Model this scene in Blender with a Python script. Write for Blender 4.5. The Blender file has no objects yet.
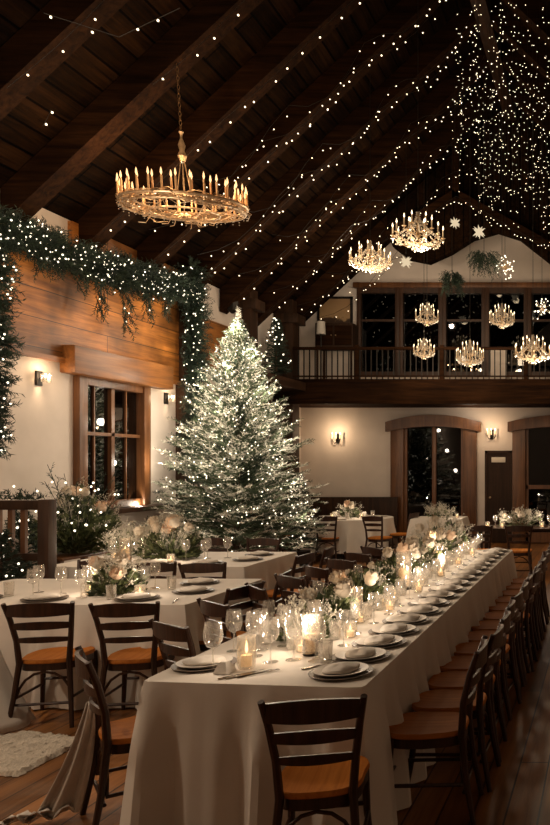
import bpy, bmesh, math, random
from mathutils import Vector, Matrix
PI = math.pi
R = math.radians
S = bpy.context.scene
COL = S.collection
rnd = random.Random(7)
F, CX, CY, EYE = 760.0, 605.0, 465.0, 1.8

def at(px, py, D):
    return Vector(((px-CX)*D/F, D, EYE+(CY-py)*D/F))
def wx(px, D):
    return (px-CX)*D/F

# ------------------------------------------------------------------ mesh builder
class MB:
    def __init__(s):
        s.v = []; s.f = []
    def add(s, vs, fs, M=None):
        b = len(s.v)
        if M is not None: vs = [M @ Vector(v) for v in vs]
        s.v += [tuple(v) for v in vs]
        s.f += [tuple(b+i for i in f) for f in fs]
        return s
    def box(s, x0, x1, y0, y1, z0, z1, bev=0, M=None):
        if bev:
            bm = bmesh.new(); bmesh.ops.create_cube(bm, size=1)
            for v in bm.verts:
                v.co = Vector(((x0+x1)/2+v.co.x*(x1-x0), (y0+y1)/2+v.co.y*(y1-y0), (z0+z1)/2+v.co.z*(z1-z0)))
            bmesh.ops.bevel(bm, geom=bm.edges[:], offset=bev, segments=2, affect='EDGES', profile=.6)
            bm.verts.index_update()
            s.add([v.co.copy() for v in bm.verts], [[v.index for v in f.verts] for f in bm.faces], M); bm.free()
            return s
        vs = [(x, y, z) for x in (x0, x1) for y in (y0, y1) for z in (z0, z1)]
        return s.add(vs, [(0,1,3,2),(4,6,7,5),(0,4,5,1),(2,3,7,6),(0,2,6,4),(1,5,7,3)], M)
    def bar(s, a, b, w, h, up=(0,0,1), bev=0):
        a = Vector(a); b = Vector(b); d = b-a; L = d.length; d.normalize()
        u = Vector(up); x = d.cross(u)
        if x.length < 1e-4: x = d.cross(Vector((1,0,0)))
        x.normalize(); z = x.cross(d)
        M = Matrix((( x.x, d.x, z.x, a.x),( x.y, d.y, z.y, a.y),( x.z, d.z, z.z, a.z),(0,0,0,1)))
        return s.box(-w/2, w/2, 0, L, -h/2, h/2, bev, M)
    def tube(s, pts, r, n=8, cap=True):
        pts = [Vector(p) for p in pts]; k = len(pts)
        rs = r if isinstance(r, (list, tuple)) else [r]*k
        vs = []; fs = []; px = None
        for i, p in enumerate(pts):
            t = (pts[min(i+1, k-1)]-pts[max(i-1, 0)])
            if t.length < 1e-9: t = Vector((0,0,1))
            t.normalize()
            if px is None:
                a = Vector((1,0,0)) if abs(t.x) < .8 else Vector((0,1,0))
                px = (a-t*a.dot(t)).normalized()
            else:
                px = px-t*px.dot(t)
                px.normalize()
            py = t.cross(px)
            for j in range(n):
                an = 2*PI*j/n
                vs.append(p+px*math.cos(an)*rs[i]+py*math.sin(an)*rs[i])
        for i in range(k-1):
            for j in range(n):
                j2 = (j+1) % n
                fs.append((i*n+j, i*n+j2, (i+1)*n+j2, (i+1)*n+j))
        if cap:
            fs.append(tuple(range(n))[::-1]); fs.append(tuple((k-1)*n+j for j in range(n)))
        return s.add(vs, fs)
    def lathe(s, prof, n=16, c=(0,0,0), M=None, closed=False):
        vs = []; fs = []
        for (r, z) in prof:
            for j in range(n):
                a = 2*PI*j/n
                vs.append((c[0]+r*math.cos(a), c[1]+r*math.sin(a), c[2]+z))
        k = len(prof)
        for i in range(k-1):
            for j in range(n):
                j2 = (j+1) % n
                fs.append((i*n+j, i*n+j2, (i+1)*n+j2, (i+1)*n+j))
        if prof[0][0] > 1e-5: fs.append(tuple(range(n))[::-1])
        if prof[-1][0] > 1e-5 and not closed: fs.append(tuple((k-1)*n+j for j in range(n)))
        return s.add(vs, fs, M)
    def ball(s, c, r, n=8, m=5, sq=(1,1,1)):
        prof = [(max(1e-6, math.sin(PI*i/m)), -math.cos(PI*i/m)) for i in range(m+1)]
        M = Matrix.Translation(Vector(c)) @ Matrix.Diagonal((r*sq[0], r*sq[1], r*sq[2], 1))
        return s.lathe(prof, n, M=M)
    def octa(s, c, r):
        x, y, z = c
        return s.add([(x+r,y,z),(x-r,y,z),(x,y+r,z),(x,y-r,z),(x,y,z+r),(x,y,z-r)],
                     [(0,2,4),(2,1,4),(1,3,4),(3,0,4),(2,0,5),(1,2,5),(3,1,5),(0,3,5)])
    def prism(s, poly, a0, a1, axis='y'):
        n = len(poly); P = []
        for a in (a0, a1):
            for (u, w) in poly:
                P.append({'y': (u, a, w), 'x': (a, u, w), 'z': (u, w, a)}[axis])
        fs = [tuple(range(n))[::-1], tuple(range(n, 2*n))]
        fs += [(i, (i+1) % n, n+(i+1) % n, n+i) for i in range(n)]
        return s.add(P, fs)
    def build(s, name, mat, parent=None, smooth=True, loc=None):
        me = bpy.data.meshes.new(name)
        me.from_pydata(s.v, [], s.f)
        bm = bmesh.new(); bm.from_mesh(me)
        if len(bm.faces) < 30000: bmesh.ops.recalc_face_normals(bm, faces=bm.faces[:])
        bm.to_mesh(me); bm.free()
        if smooth:
            me.polygons.foreach_set('use_smooth', [True]*len(me.polygons))
            me.set_sharp_from_angle(angle=R(38))
        me.materials.append(mat)
        o = bpy.data.objects.new(name, me); COL.objects.link(o)
        if parent: o.parent = parent
        if loc: o.location = loc
        return o

def tag(o, label=None, cat=None, group=None, kind=None):
    if label: o['label'] = label
    if cat: o['category'] = cat
    if group: o['group'] = group
    if kind: o['kind'] = kind
    return o
def empty(name, loc=(0,0,0), rz=0):
    o = bpy.data.objects.new(name, None); COL.objects.link(o)
    o.empty_display_size = .1
    o.location = loc; o.rotation_euler = (0,0,rz)
    return o
def dup(o, loc=None, rz=None, label=None, group=None, parent=None, sc=None):
    c = o.copy(); COL.objects.link(c)
    if parent is not None: c.parent = parent
    if loc is not None: c.location = loc
    if rz is not None: c.rotation_euler = (0,0,rz)
    if sc is not None: c.scale = (sc,sc,sc) if not isinstance(sc, tuple) else sc
    if label: c['label'] = label
    if group: c['group'] = group
    for ch in list(o.children): dup(ch, parent=c)
    return c
def auto_group(o, label):
    kind = o.name.split('.')[0].replace('_', ' ')
    kind = {'knife': 'knives'}.get(kind, kind+('es' if kind.endswith('glass') else 's'))
    for k in ('long table', 'near left table', 'far left table', 'round table', 'far right table', 'small table'):
        if label and k in label: return '%s at the %s' % (kind, k)
    return kind
class Proto:
    """first use moves the original itself, later uses copy it"""
    def __init__(s, o): s.o = o; s.used = False
    def put(s, loc, rz=0, label=None, group=None, sc=None):
        group = group or auto_group(s.o, label)
        if not s.used:
            s.used = True; o = s.o
            s.src = o
            o.location = loc; o.rotation_euler = (0,0,rz)
            if sc is not None: o.scale = (sc,sc,sc) if not isinstance(sc, tuple) else sc
            else: o.scale = (1,1,1)
            tag(o, label, None, group)
            return o
        return dup(s.o, loc, rz, label, group, sc=sc if sc is not None else 1.0)
ORD = ['first','second','third','fourth','fifth','sixth','seventh','eighth','ninth','tenth','eleventh','twelfth',
       'thirteenth','fourteenth','fifteenth','sixteenth','seventeenth','eighteenth','nineteenth','twentieth',
       'twenty-first','twenty-second','twenty-third','twenty-fourth']

# ------------------------------------------------------------------ materials
def nt(name):
    m = bpy.data.materials.new(name); m.use_nodes = True
    N = m.node_tree; b = N.nodes['Principled BSDF']
    return m, N, b
def simple(name, col, rough=.6, metal=0, var=.0, scale=8, bump=0, spec=None, coat=0, trans=0, sss=0):
    m, N, b = nt(name)
    b.inputs['Roughness'].default_value = rough; b.inputs['Metallic'].default_value = metal
    if spec is not None: b.inputs['Specular IOR Level'].default_value = spec
    if coat: b.inputs['Coat Weight'].default_value = coat
    tc = N.nodes.new('ShaderNodeTexCoord'); no = N.nodes.new('ShaderNodeTexNoise')
    no.inputs['Scale'].default_value = scale; no.inputs['Detail'].default_value = 4
    N.links.new(tc.outputs['Object'], no.inputs['Vector'])
    r = N.nodes.new('ShaderNodeValToRGB'); N.links.new(no.outputs['Fac'], r.inputs['Fac'])
    r.color_ramp.elements[0].position = .3; r.color_ramp.elements[1].position = .7
    r.color_ramp.elements[0].color = (*[c*(1-var) for c in col], 1)
    r.color_ramp.elements[1].color = (*[min(1, c*(1+var)) for c in col], 1)
    N.links.new(r.outputs['Color'], b.inputs['Base Color'])
    if bump:
        bp = N.nodes.new('ShaderNodeBump'); bp.inputs['Strength'].default_value = bump
        bp.inputs['Distance'].default_value = .02
        N.links.new(no.outputs['Fac'], bp.inputs['Height']); N.links.new(bp.outputs['Normal'], b.inputs['Normal'])
    return m
def twotone(name, c1, c2, scale=6, rough=.7, lo=.4, hi=.6, detail=5, metal=0, transl=0):
    m = simple(name, c1, rough, metal, 0, scale)
    r = [n for n in m.node_tree.nodes if n.type == 'VALTORGB'][0]
    r.color_ramp.elements[0].color = (*c1, 1); r.color_ramp.elements[1].color = (*c2, 1)
    r.color_ramp.elements[0].position = lo; r.color_ramp.elements[1].position = hi
    return m
def wood(name, c1, c2, along='y', across='x', pw=0, pl=2.0, rough=.5, gap=(.01,.005,.002), grain=14, mort=.012, spec=.4, bump=.25, blotch=.35):
    m, N, b = nt(name); L = N.links.new
    b.inputs['Roughness'].default_value = rough; b.inputs['Specular IOR Level'].default_value = spec
    tc = N.nodes.new('ShaderNodeTexCoord'); sp = N.nodes.new('ShaderNodeSeparateXYZ')
    L(tc.outputs['Object'], sp.inputs[0])
    cb = N.nodes.new('ShaderNodeCombineXYZ')
    L(sp.outputs[along.upper()], cb.inputs['X']); L(sp.outputs[across.upper()], cb.inputs['Y'])
    third = [a for a in 'xyz' if a not in (along, across)][0]
    L(sp.outputs[third.upper()], cb.inputs['Z'])
    mp = N.nodes.new('ShaderNodeMapping'); mp.inputs['Scale'].default_value = (.9, grain, grain)
    L(cb.outputs[0], mp.inputs['Vector'])
    no = N.nodes.new('ShaderNodeTexNoise'); no.inputs['Scale'].default_value = 1; no.inputs['Detail'].default_value = 6
    no.inputs['Roughness'].default_value = .65; no.inputs['Distortion'].default_value = .6
    L(mp.outputs[0], no.inputs['Vector'])
    r = N.nodes.new('ShaderNodeValToRGB'); L(no.outputs['Fac'], r.inputs['Fac'])
    r.color_ramp.elements[0].color = (*c1, 1); r.color_ramp.elements[1].color = (*c2, 1)
    r.color_ramp.elements[0].position = .32; r.color_ramp.elements[1].position = .68
    n2 = N.nodes.new('ShaderNodeTexNoise'); n2.inputs['Scale'].default_value = 1.3; n2.inputs['Detail'].default_value = 3
    L(cb.outputs[0], n2.inputs['Vector'])
    mr = N.nodes.new('ShaderNodeMapRange'); mr.inputs['From Min'].default_value = .3; mr.inputs['From Max'].default_value = .7
    mr.inputs['To Min'].default_value = 1-blotch; mr.inputs['To Max'].default_value = 1+blotch*.6
    L(n2.outputs['Fac'], mr.inputs['Value'])
    mu = N.nodes.new('ShaderNodeVectorMath'); mu.operation = 'SCALE'
    L(r.outputs['Color'], mu.inputs[0]); L(mr.outputs[0], mu.inputs['Scale'])
    col = mu.outputs[0]
    if pw:
        br = N.nodes.new('ShaderNodeTexBrick'); br.inputs['Scale'].default_value = 1
        br.inputs['Brick Width'].default_value = pl; br.inputs['Row Height'].default_value = pw
        br.inputs['Mortar Size'].default_value = mort; br.inputs['Mortar Smooth'].default_value = .3
        br.inputs['Color1'].default_value = (.55,.55,.55,1); br.inputs['Color2'].default_value = (1.25,1.25,1.25,1)
        br.inputs['Mortar'].default_value = (.12,.10,.08,1); br.offset = .37
        L(cb.outputs[0], br.inputs['Vector'])
        m2 = N.nodes.new('ShaderNodeVectorMath'); m2.operation = 'MULTIPLY'
        L(col, m2.inputs[0]); L(br.outputs['Color'], m2.inputs[1]); col = m2.outputs[0]
    L(col, b.inputs['Base Color'])
    bp = N.nodes.new('ShaderNodeBump'); bp.inputs['Strength'].default_value = bump; bp.inputs['Distance'].default_value = .01
    L(no.outputs['Fac'], bp.inputs['Height']); L(bp.outputs['Normal'], b.inputs['Normal'])
    return m
def emit(name, col, st, sample=False):
    m = bpy.data.materials.new(name); m.use_nodes = True; N = m.node_tree
    N.nodes.clear(); e = N.nodes.new('ShaderNodeEmission'); o = N.nodes.new('ShaderNodeOutputMaterial')
    e.inputs['Color'].default_value = (*col, 1); e.inputs['Strength'].default_value = st
    N.links.new(e.outputs[0], o.inputs[0])
    try: m.cycles.emission_sampling = 'AUTO' if sample else 'NONE'
    except Exception: pass
    return m
def glass(name, tint=(1,1,1), base=.06, edge=.55, milky=0.0, rough=.05):
    m = bpy.data.materials.new(name); m.use_nodes = True; N = m.node_tree; L = N.links.new
    N.nodes.clear(); o = N.nodes.new('ShaderNodeOutputMaterial')
    t = N.nodes.new('ShaderNodeBsdfTransparent'); t.inputs[0].default_value = (*tint, 1)
    g = N.nodes.new('ShaderNodeBsdfGlossy'); g.inputs['Roughness'].default_value = rough
    lw = N.nodes.new('ShaderNodeLayerWeight'); lw.inputs['Blend'].default_value = .35
    mr = N.nodes.new('ShaderNodeMapRange'); mr.inputs['To Min'].default_value = base; mr.inputs['To Max'].default_value = edge
    L(lw.outputs['Facing'], mr.inputs['Value'])
    mx = N.nodes.new('ShaderNodeMixShader'); L(mr.outputs[0], mx.inputs[0]); L(t.outputs[0], mx.inputs[1]); L(g.outputs[0], mx.inputs[2])
    out = mx.outputs[0]
    if milky:
        tr = N.nodes.new('ShaderNodeBsdfTranslucent'); tr.inputs[0].default_value = (.95,.88,.78,1)
        d = N.nodes.new('ShaderNodeBsdfDiffuse'); d.inputs[0].default_value = (.95,.88,.78,1)
        a = N.nodes.new('ShaderNodeMixShader'); a.inputs[0].default_value = .5; L(tr.outputs[0], a.inputs[1]); L(d.outputs[0], a.inputs[2])
        m2 = N.nodes.new('ShaderNodeMixShader'); m2.inputs[0].default_value = milky
        L(out, m2.inputs[1]); L(a.outputs[0], m2.inputs[2]); out = m2.outputs[0]
    L(out, o.inputs[0]); return m

M_plaster = simple('plaster', (.64,.555,.485), .9, 0, .06, 2.5, .15)
M_plank = wood('honey_planks', (.19,.06,.011), (.56,.21,.04), 'y', 'z', .36, 5.3, .5, blotch=.75, mort=.006)
M_header = wood('header_wood', (.13,.045,.011), (.33,.125,.03), 'y', 'z', 0, rough=.45)
M_trimw = wood('brown_trim', (.085,.032,.011), (.19,.078,.027), 'z', 'x', 0, rough=.4)
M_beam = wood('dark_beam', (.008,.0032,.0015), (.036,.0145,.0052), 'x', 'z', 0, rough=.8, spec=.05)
M_beamy = wood('dark_beam_y', (.018,.008,.004), (.05,.022,.010), 'y', 'z', 0, rough=.6, spec=.2)
M_trimd = wood('dark_brown_trim', (.025,.010,.004), (.065,.026,.010), 'z', 'x', 0, rough=.5)
M_post = wood('dark_post', (.016,.008,.004), (.05,.022,.010), 'z', 'x', 0, rough=.6, spec=.2)
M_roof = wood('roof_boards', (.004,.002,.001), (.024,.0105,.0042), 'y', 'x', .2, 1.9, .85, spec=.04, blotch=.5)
M_floor = wood('floor_boards', (.17,.062,.018), (.42,.18,.055), 'y', 'x', .17, 2.3, .34, mort=.006, blotch=.35, spec=.25)
M_chair = wood('chair_frame', (.018,.007,.0035), (.055,.020,.009), 'z', 'x', 0, rough=.36, spec=.4, grain=30)
M_seat = wood('chair_seat', (.40,.125,.022), (.62,.225,.045), 'y', 'x', 0, rough=.6, grain=20, spec=.06, bump=.08)
M_cloth = simple('linen', (.70,.635,.56), .85, 0, .05, 3, .25)
M_napkin = simple('napkin_linen', (.70,.64,.57), .85, 0, .06, 20, .3)
M_plate = simple('stoneware', (.60,.54,.47), .5, 0, .04, 10)
M_charger = simple('dark_charger', (.14,.105,.08), .5, 0, .2, 10, spec=.6)
M_steel = simple('cutlery_steel', (.28,.23,.18), .25, 1, .05, 10)
M_gold = simple('antique_gold', (.50,.36,.22), .42, .7, .25, 20)
M_iron = simple('black_iron', (.02,.016,.013), .5, .6, .2, 20)
M_green = twotone('pine_green', (.006,.015,.009), (.028,.05,.028), 9, .7)
M_frostglow = twotone('frost_and_glow', (.30,.30,.23), (.84,.80,.70), 4, .8, .35, .6)  # frost, with the glow around the bulbs put into its pale colour
M_treeg = twotone('tree_green', (.018,.032,.018), (.09,.12,.06), 4, .75)
M_leaf = twotone('arrangement_leaf', (.035,.05,.02), (.14,.16,.065), 20, .6)
M_white = simple('white_petal', (.70,.61,.49), .7, 0, .06, 30)
M_peach = simple('peach_petal', (.74,.53,.37), .7, 0, .08, 30)
M_breath = simple('pale_blossom', (.56,.52,.43), .8, 0, .1, 60)
M_bark = simple('bark', (.05,.028,.015), .9, 0, .3, 20)
M_wax = simple('candle_wax', (.85,.70,.50), .6, 0, .03, 5)
M_glass = glass('clear_glass', (.97,.96,.94), .12, .95, .12)  # milky share paints bright glare into otherwise clear glass
M_frostglass = glass('hazy_glass', (.96,.94,.90), .10, .7, .13, .12)
M_pane = glass('night_pane', (.10,.10,.11), .05, .35, 0, .02)
M_night = simple('night_outside', (.012,.012,.014), .9, 0, .3, 2)
M_rug = simple('shaggy_cream', (.62,.54,.44), .95, 0, .12, 60, .6)
M_crystal = glass('crystal', (.98,.94,.86), .30, .9, .38, .08)
M_bulb = emit('fairy_bulb', (1,.80,.52), 3.2)
M_bulbw = emit('fairy_bulb_white', (1,.87,.64), 3.0)
M_flame = emit('flame', (1,.62,.26), 5)
M_cflame = emit('candle_bulb', (1,.74,.44), 4)
M_amber = simple('amber_sleeve', (.50,.28,.12), .5)
M_aflame = emit('amber_bulb', (1,.56,.24), 2.2)
M_starE = emit('star_glow', (1,.78,.50), .72)
M_waxglow = None
def waxglow():
    m, N, b = nt('lit_wax')
    b.inputs['Base Color'].default_value = (.9,.66,.40,1); b.inputs['Roughness'].default_value = .5
    b.inputs['Emission Color'].default_value = (1,.55,.22,1); b.inputs['Emission Strength'].default_value = .25
    try: m.cycles.emission_sampling = 'NONE'
    except Exception: pass
    return m
M_lit = waxglow()

def point(name, loc, W, col=(1,.70,.42), r=.06, parent=None):
    l = bpy.data.lights.new(name, 'POINT'); l.energy = W; l.color = col; l.shadow_soft_size = r
    o = bpy.data.objects.new(name, l); COL.objects.link(o); o.location = loc
    if parent: o.parent = parent
    return o
def struct(o): o['kind'] = 'structure'; return o

# ------------------------------------------------------------------ the room
XL, XR, YB, YF = -7.0, 3.0, 17.5, -3.0
XRIDGE, ZE, PITCH = -2.0, 5.0, .93
ZR = ZE+(XRIDGE-XL)*PITCH
def roofz(x): return ZE+(x-XL)*PITCH if x < XRIDGE else ZE+(XR-x)*PITCH
struct(MB().box(XL-.2, XR+.2, YF-.2, YB+3, -.15, 0).build('floor', M_floor, smooth=False))
# left wall with window hole
WY0, WY1, WZ0, WZ1 = 10.02, 11.55, 1.22, 2.98
m = MB()
m.box(XL-.25, XL, YF, WY0, 0, ZE+.05); m.box(XL-.25, XL, WY1, YB+.2, 0, ZE+.05)
m.box(XL-.25, XL, WY0, WY1, 0, WZ0); m.box(XL-.25, XL, WY0, WY1, WZ1, ZE+.05)
struct(m.build('wall_left', M_plaster, smooth=False))
struct(MB().box(XR, XR+.2, YF, YB+.2, 0, ZE+.05).build('wall_right', M_plaster, smooth=False))
struct(MB().prism([(XL-.2,0),(XR+.2,0),(XR+.2,ZE),(XRIDGE,ZR+.3),(XL-.2,ZE)], YF-.2, YF).build('wall_front', M_plaster, smooth=False))
# back wall: lower with doors, upper with the glazed gallery front
DOORS = [(wx(405,YB), wx(464,YB), 2.68), (wx(526,YB), .05, 2.68)]
BX0, BX1 = wx(485,YB), wx(512,YB)
m = MB()
def wallseg(x0, x1, z0, z1): m.box(x0, x1, YB, YB+.25, z0, z1)
wallseg(XL-.2, DOORS[0][0], 0, 3.35); wallseg(DOORS[0][1], BX0, 0, 3.35); wallseg(BX1, DOORS[1][0], 0, 3.35)
wallseg(DOORS[1][1], XR+.2, 0, 3.35)
for (a, b, z) in DOORS: wallseg(a, b, z, 3.35)
wallseg(BX0, BX1, 2.13, 3.35)
GX0, GX1, GZ0, GZ1 = wx(358,YB), 1.6, 3.85, 5.86
wallseg(XL-.2, XR+.2, 3.35, GZ0); wallseg(XL-.2, GX0, GZ0, GZ1); wallseg(GX1, XR+.2, GZ0, GZ1)
ZC = 7.3
xa = XL+(ZC-ZE)/PITCH; xb = XR-(ZC-ZE)/PITCH
m.prism([(XL-.2,GZ1),(XR+.2,GZ1),(XR-(GZ1-ZE)/PITCH+.1,GZ1+.01),(xb,ZC),(xa,ZC),(XL+(GZ1-ZE)/PITCH-.1,GZ1+.01)], YB, YB+.25)
m.prism([(XL-.2,ZE-.3),(XL+.3,ZE-.3),(XL+(GZ1-ZE)/PITCH,GZ1),(XL-.2,GZ1)], YB+.01, YB+.24)
struct(m.build('wall_back', M_plaster, smooth=False))
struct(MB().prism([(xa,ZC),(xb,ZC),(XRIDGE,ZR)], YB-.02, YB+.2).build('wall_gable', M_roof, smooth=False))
# roof slopes
m = MB()
m.prism([(XL-.3,ZE-.28),(XRIDGE,ZR),(XR+.3,ZE-.28),(XR+.3,ZE),(XRIDGE,ZR+.25),(XL-.3,ZE)], YF-.2, YB+.3)
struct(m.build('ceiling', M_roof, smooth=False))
# rafters (setting)
RY = [8.9+1.25*k for k in range(-5, 7)]
for k, y in enumerate(RY):
    m = MB()
    dz = .40
    m.prism([(XL+.02, ZE-.42),(XL+.02, ZE),(XRIDGE, ZR),(XRIDGE, ZR-dz)], y-.13, y+.13)
    m.prism([(XR-.02, ZE-.42),(XR-.02, ZE),(XRIDGE, ZR),(XRIDGE, ZR-dz)], y-.13, y+.13)
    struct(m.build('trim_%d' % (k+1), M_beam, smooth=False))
struct(MB().box(XRIDGE-.12, XRIDGE+.12, YF, YB, ZR-.55, ZR-.1).build('trim_13', M_beamy, smooth=False))
# dark boarded arch in front of the upper gable
ap = [(384,222),(394,248),(410,260),(430,264),(452,254),(474,240),(498,233),(520,240),(548,262),(600,300)]
bot = [(wx(px, 16.2), at(px, py, 16.2).z) for px, py in ap]
top = [(x, roofz(x)-.1) for x in (bot[-1][0]+.05, XRIDGE, bot[0][0]-.05)]
top[0] = (bot[-1][0]+.02, max(bot[-1][1]+.2, roofz(bot[-1][0])-.1))
struct(MB().prism(bot+top, 16.1, 16.3).build('trim_14', M_roof, smooth=False))
m = MB()
for a, b in ((at(456,194,15.9), at(388,236,15.9)), (at(456,194,15.9), at(560,252,15.9))): m.bar(a, b, .14, .16)
m.bar(at(456,200,15.9), at(456,120,15.9), .14, .14, up=(0,1,0)); struct(m.build('trim_15', M_beam, smooth=False))
# wood cladding on the left wall
m = MB()
m.box(XL, XL+.06, 7.0, 12.4, 3.16, 4.55); m.box(XL, XL+.06, 9.9, 12.4, 4.55, ZE-.02)
m.box(XL, XL+.06, 12.6, 14.1, 3.5, 4.35)
struct(m.build('trim_17', M_plank, smooth=False))
struct(MB().box(XL+.06, XL+.10, 7.0, 12.38, 3.10, 3.17).build('trim_18', M_header, smooth=False))
# posts along the left wall and brackets
m = MB(); m.box(XL, XL+.20, 12.38, 12.6, 0, ZE-.05, .012); struct(m.build('trim_19', M_post))
m = MB(); m.box(XL+.02, XL+.30, 14.35, 14.68, 0, ZE+.15, .012); m.box(XL+.02, XL+.42, 14.3, 14.73, 4.75, 4.95, .02); struct(m.build('trim_20', M_post))
m = MB(); m.box(XL+.02, XL+.40, 16.05, 16.42, 0, ZE+.3, .012); m.box(XL+.02, XL+.52, 16.0, 16.47, 4.8, 5.0, .02)
m.bar((XL+.2, 14.6, 3.38), (XL+.2, 16.1, 2.55), .16, .18); struct(m.build('trim_21', M_post))
# left ledge (loft edge) carrying the little tree
struct(MB().box(XL, XL+.75, 14.0, 16.0, 3.34, 3.52, .01).build('trim_22', M_beamy))
# gallery floor, fascia, railing
struct(MB().box(XL, XR, 16.0, YB, 3.12, 3.50).build('trim_23', M_beam, smooth=False))
struct(MB().box(XL+.40, XR, 15.88, 16.02, 3.08, 3.60, .012).build('trim_24', M_beam))
rail = empty('balcony_railing', (0, 15.98, 3.60)); tag(rail, 'dark balcony railing with thin upright balusters above the back doors', 'railing')
MB().box(XL+.45, 1.5, -.04, .04, .62, .68, .008).build('handrail', M_beam, rail)
MB().box(XL+.45, 1.5, -.02, .02, .05, .08).build('bottom_rail', M_beam, rail)
bal = MB().box(-.011, .011, -.011, .011, 0, .62).build('baluster', M_iron, rail, smooth=False)
bal.location = (XL+.55, 0, 0)
x = XL+.67; nb = 1
while x < .2 and nb < 58:
    b = bal.copy(); COL.objects.link(b); b.location = (x, 0, 0); x += .118; nb += 1
for px in (357, 442, 526):
    MB().box(-.045, .045, -.045, .045, 0, .72, .006).build('newel_post', M_beam, rail).location = (wx(px, 15.98), 0, 0)
# upper windows
pxs = [358, 400, 443, 486, 528]
xs = [wx(p, YB) for p in pxs]; step = xs[2]-xs[1]
while xs[-1]+step < GX1+.01: xs.append(xs[-1]+step)
xs[-1] = GX1
for k in range(len(xs)-1):
    a, b = xs[k], xs[k+1]
    w = empty('window_%d' % (k+2), ((a+b)/2, YB, GZ0)); struct(w)
    h = GZ1-GZ0; hw = (b-a)/2
    m = MB(); m.box(-hw, -hw+.09, -.10, .08, 0, h, .008); m.box(hw-.09, hw, -.10, .08, 0, h, .008)
    m.box(-hw+.09, hw-.09, -.09, .08, 0, .09); m.box(-hw+.09, hw-.09, -.09, .08, h-.12, h)
    m.box(-hw+.09, hw-.09, -.05, .06, h*.62, h*.62+.05)
    m.build('window_frame', M_trimd, w)
    MB().box(-hw+.085, hw-.085, .0, .012, .085, h-.115).build('pane', M_pane, w, smooth=False)
struct(MB().box(GX0-.08, GX1+.1, YB-.13, YB+.02, GZ1, GZ1+.12, .01).build('trim_25', M_trimw))
struct(MB().box(XL, XR, YB+2.8, YB+2.9, 0, 6.2).build('wall_outside', M_night, smooth=False))
# arched doors
def arched_door(n, x0, x1, zt, transom=None):
    d = empty('door_%d' % n, ((x0+x1)/2, YB, 0)); struct(d)
    hw = (x1-x0)/2; t = .30
    m = MB()
    m.box(-hw-t, -hw, -.14, .05, 0, zt-.05, .012); m.box(hw, hw+t, -.14, .05, 0, zt-.05, .012)
    m.build('door_frame', M_trimw, d)
    k = 12; top = []; bot = []
    for i in range(k+1):
        u = -1+2*i/k
        top.append((u*(hw+t+.1), zt+.10+.17*(1-u*u))); bot.append((u*(hw+t+.1), zt-.12+.12*(1-u*u)))
    MB().prism(bot+top[::-1], -.2, .05).build('arched_lintel', M_trimw, d)
    m = MB()
    m.box(-.045, .045, -.06, .03, .02, zt+.02, .006)
    for s in (-1, 1):
        m.box(s*hw-.06 if s > 0 else -hw, hw if s > 0 else -hw+.06, -.05, .03, .02, zt+.02)
    m.box(-hw, hw, -.05, .03, .02, .25)
    if transom: m.box(-hw, hw, -.05, .03, transom, transom+.09)
    m.build('door_leaf_frame', M_trimw, d)
    MB().box(-hw+.03, hw-.03, 0, .012, .2, zt).build('pane', M_pane, d, smooth=False)
    MB().tube([(-.09,-.07,1.0),(-.09,-.10,1.02),(-.09,-.10,1.18),(-.09,-.07,1.2)], .012).build('handle', M_iron, d)
arched_door(1, *DOORS[0]); arched_door(2, *DOORS[1], transom=1.25)
d = empty('door_3', ((BX0+BX1)/2, YB, 0)); struct(d)
hw = (BX1-BX0)/2
m = MB(); m.box(-hw, -hw+.06, -.03, .06, 0, 2.13); m.box(hw-.06, hw, -.03, .06, 0, 2.13); m.box(-hw, hw, -.03, .06, 2.07, 2.13); m.build('door_frame', M_post, d)
MB().box(-hw+.06, hw-.06, 0, .05, .01, 2.07).build('door_leaf', M_post, d)
MB().box(-.16, .16, -.015, 0, 1.86, 1.98, .004).build('notice_plate', simple('notice', (.7,.62,.5), .6), d)
MB().ball((-hw+.12, -.03, 1.05), .03).build('door_handle', M_gold, d)
struct(MB().box(XL, DOORS[0][0]-.3, YB-.03, YB, 0, .16).build('baseboard_back', M_trimw, smooth=False))
struct(MB().box(XL, XL+.03, YF, 12.7, 0, .16).build('baseboard_left', M_trimw, smooth=False))
struct(MB().box(wx(491,YB-.1), wx(507,YB-.1), YB-.16, YB-.105, 3.5, 4.42).build('trim_27', M_plaster, smooth=False))
# left window
w = empty('window_1', (XL, (WY0+WY1)/2, WZ0)); struct(w)
hw = (WY1-WY0)/2; h = WZ1-WZ0
m = MB()
m.box(-.15, .09, -hw-.02, -hw+.14, -.02, h, .01); m.box(-.15, .09, hw-.14, hw+.02, -.02, h, .01)
m.box(-.15, .06, -hw+.13, hw-.13, h-.10, h); m.box(-.15, .06, -hw+.13, hw-.13, -.02, .08)
m.box(-.10, .02, -.035, .035, .05, h-.05); m.box(-.06, -.01, -.36, -.335, .05, h-.05); m.box(-.06, -.01, .335, .36, .05, h-.05); m.box(-.10, .02, -hw+.13, hw-.13, h*.56, h*.56+.045)
m.build('window_frame', M_trimw, w)
MB().box(-.05, -.035, -hw+.12, hw-.12, .06, h-.08).build('pane', M_pane, w, smooth=False)
MB().box(-.02, .24, -hw-.08, hw+.35, -.10, -.03, .012).build('window_sill', M_trimd, w)
struct(MB().box(XL+.02, XL+.22, 9.72, 11.95, 2.98, 3.34, .02).build('trim_26', M_header))
struct(MB().box(XL-1.6, XL-1.5, 8.0, 14.0, 0, 4.5).build('wall_outside_left', M_night, smooth=False))

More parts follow.
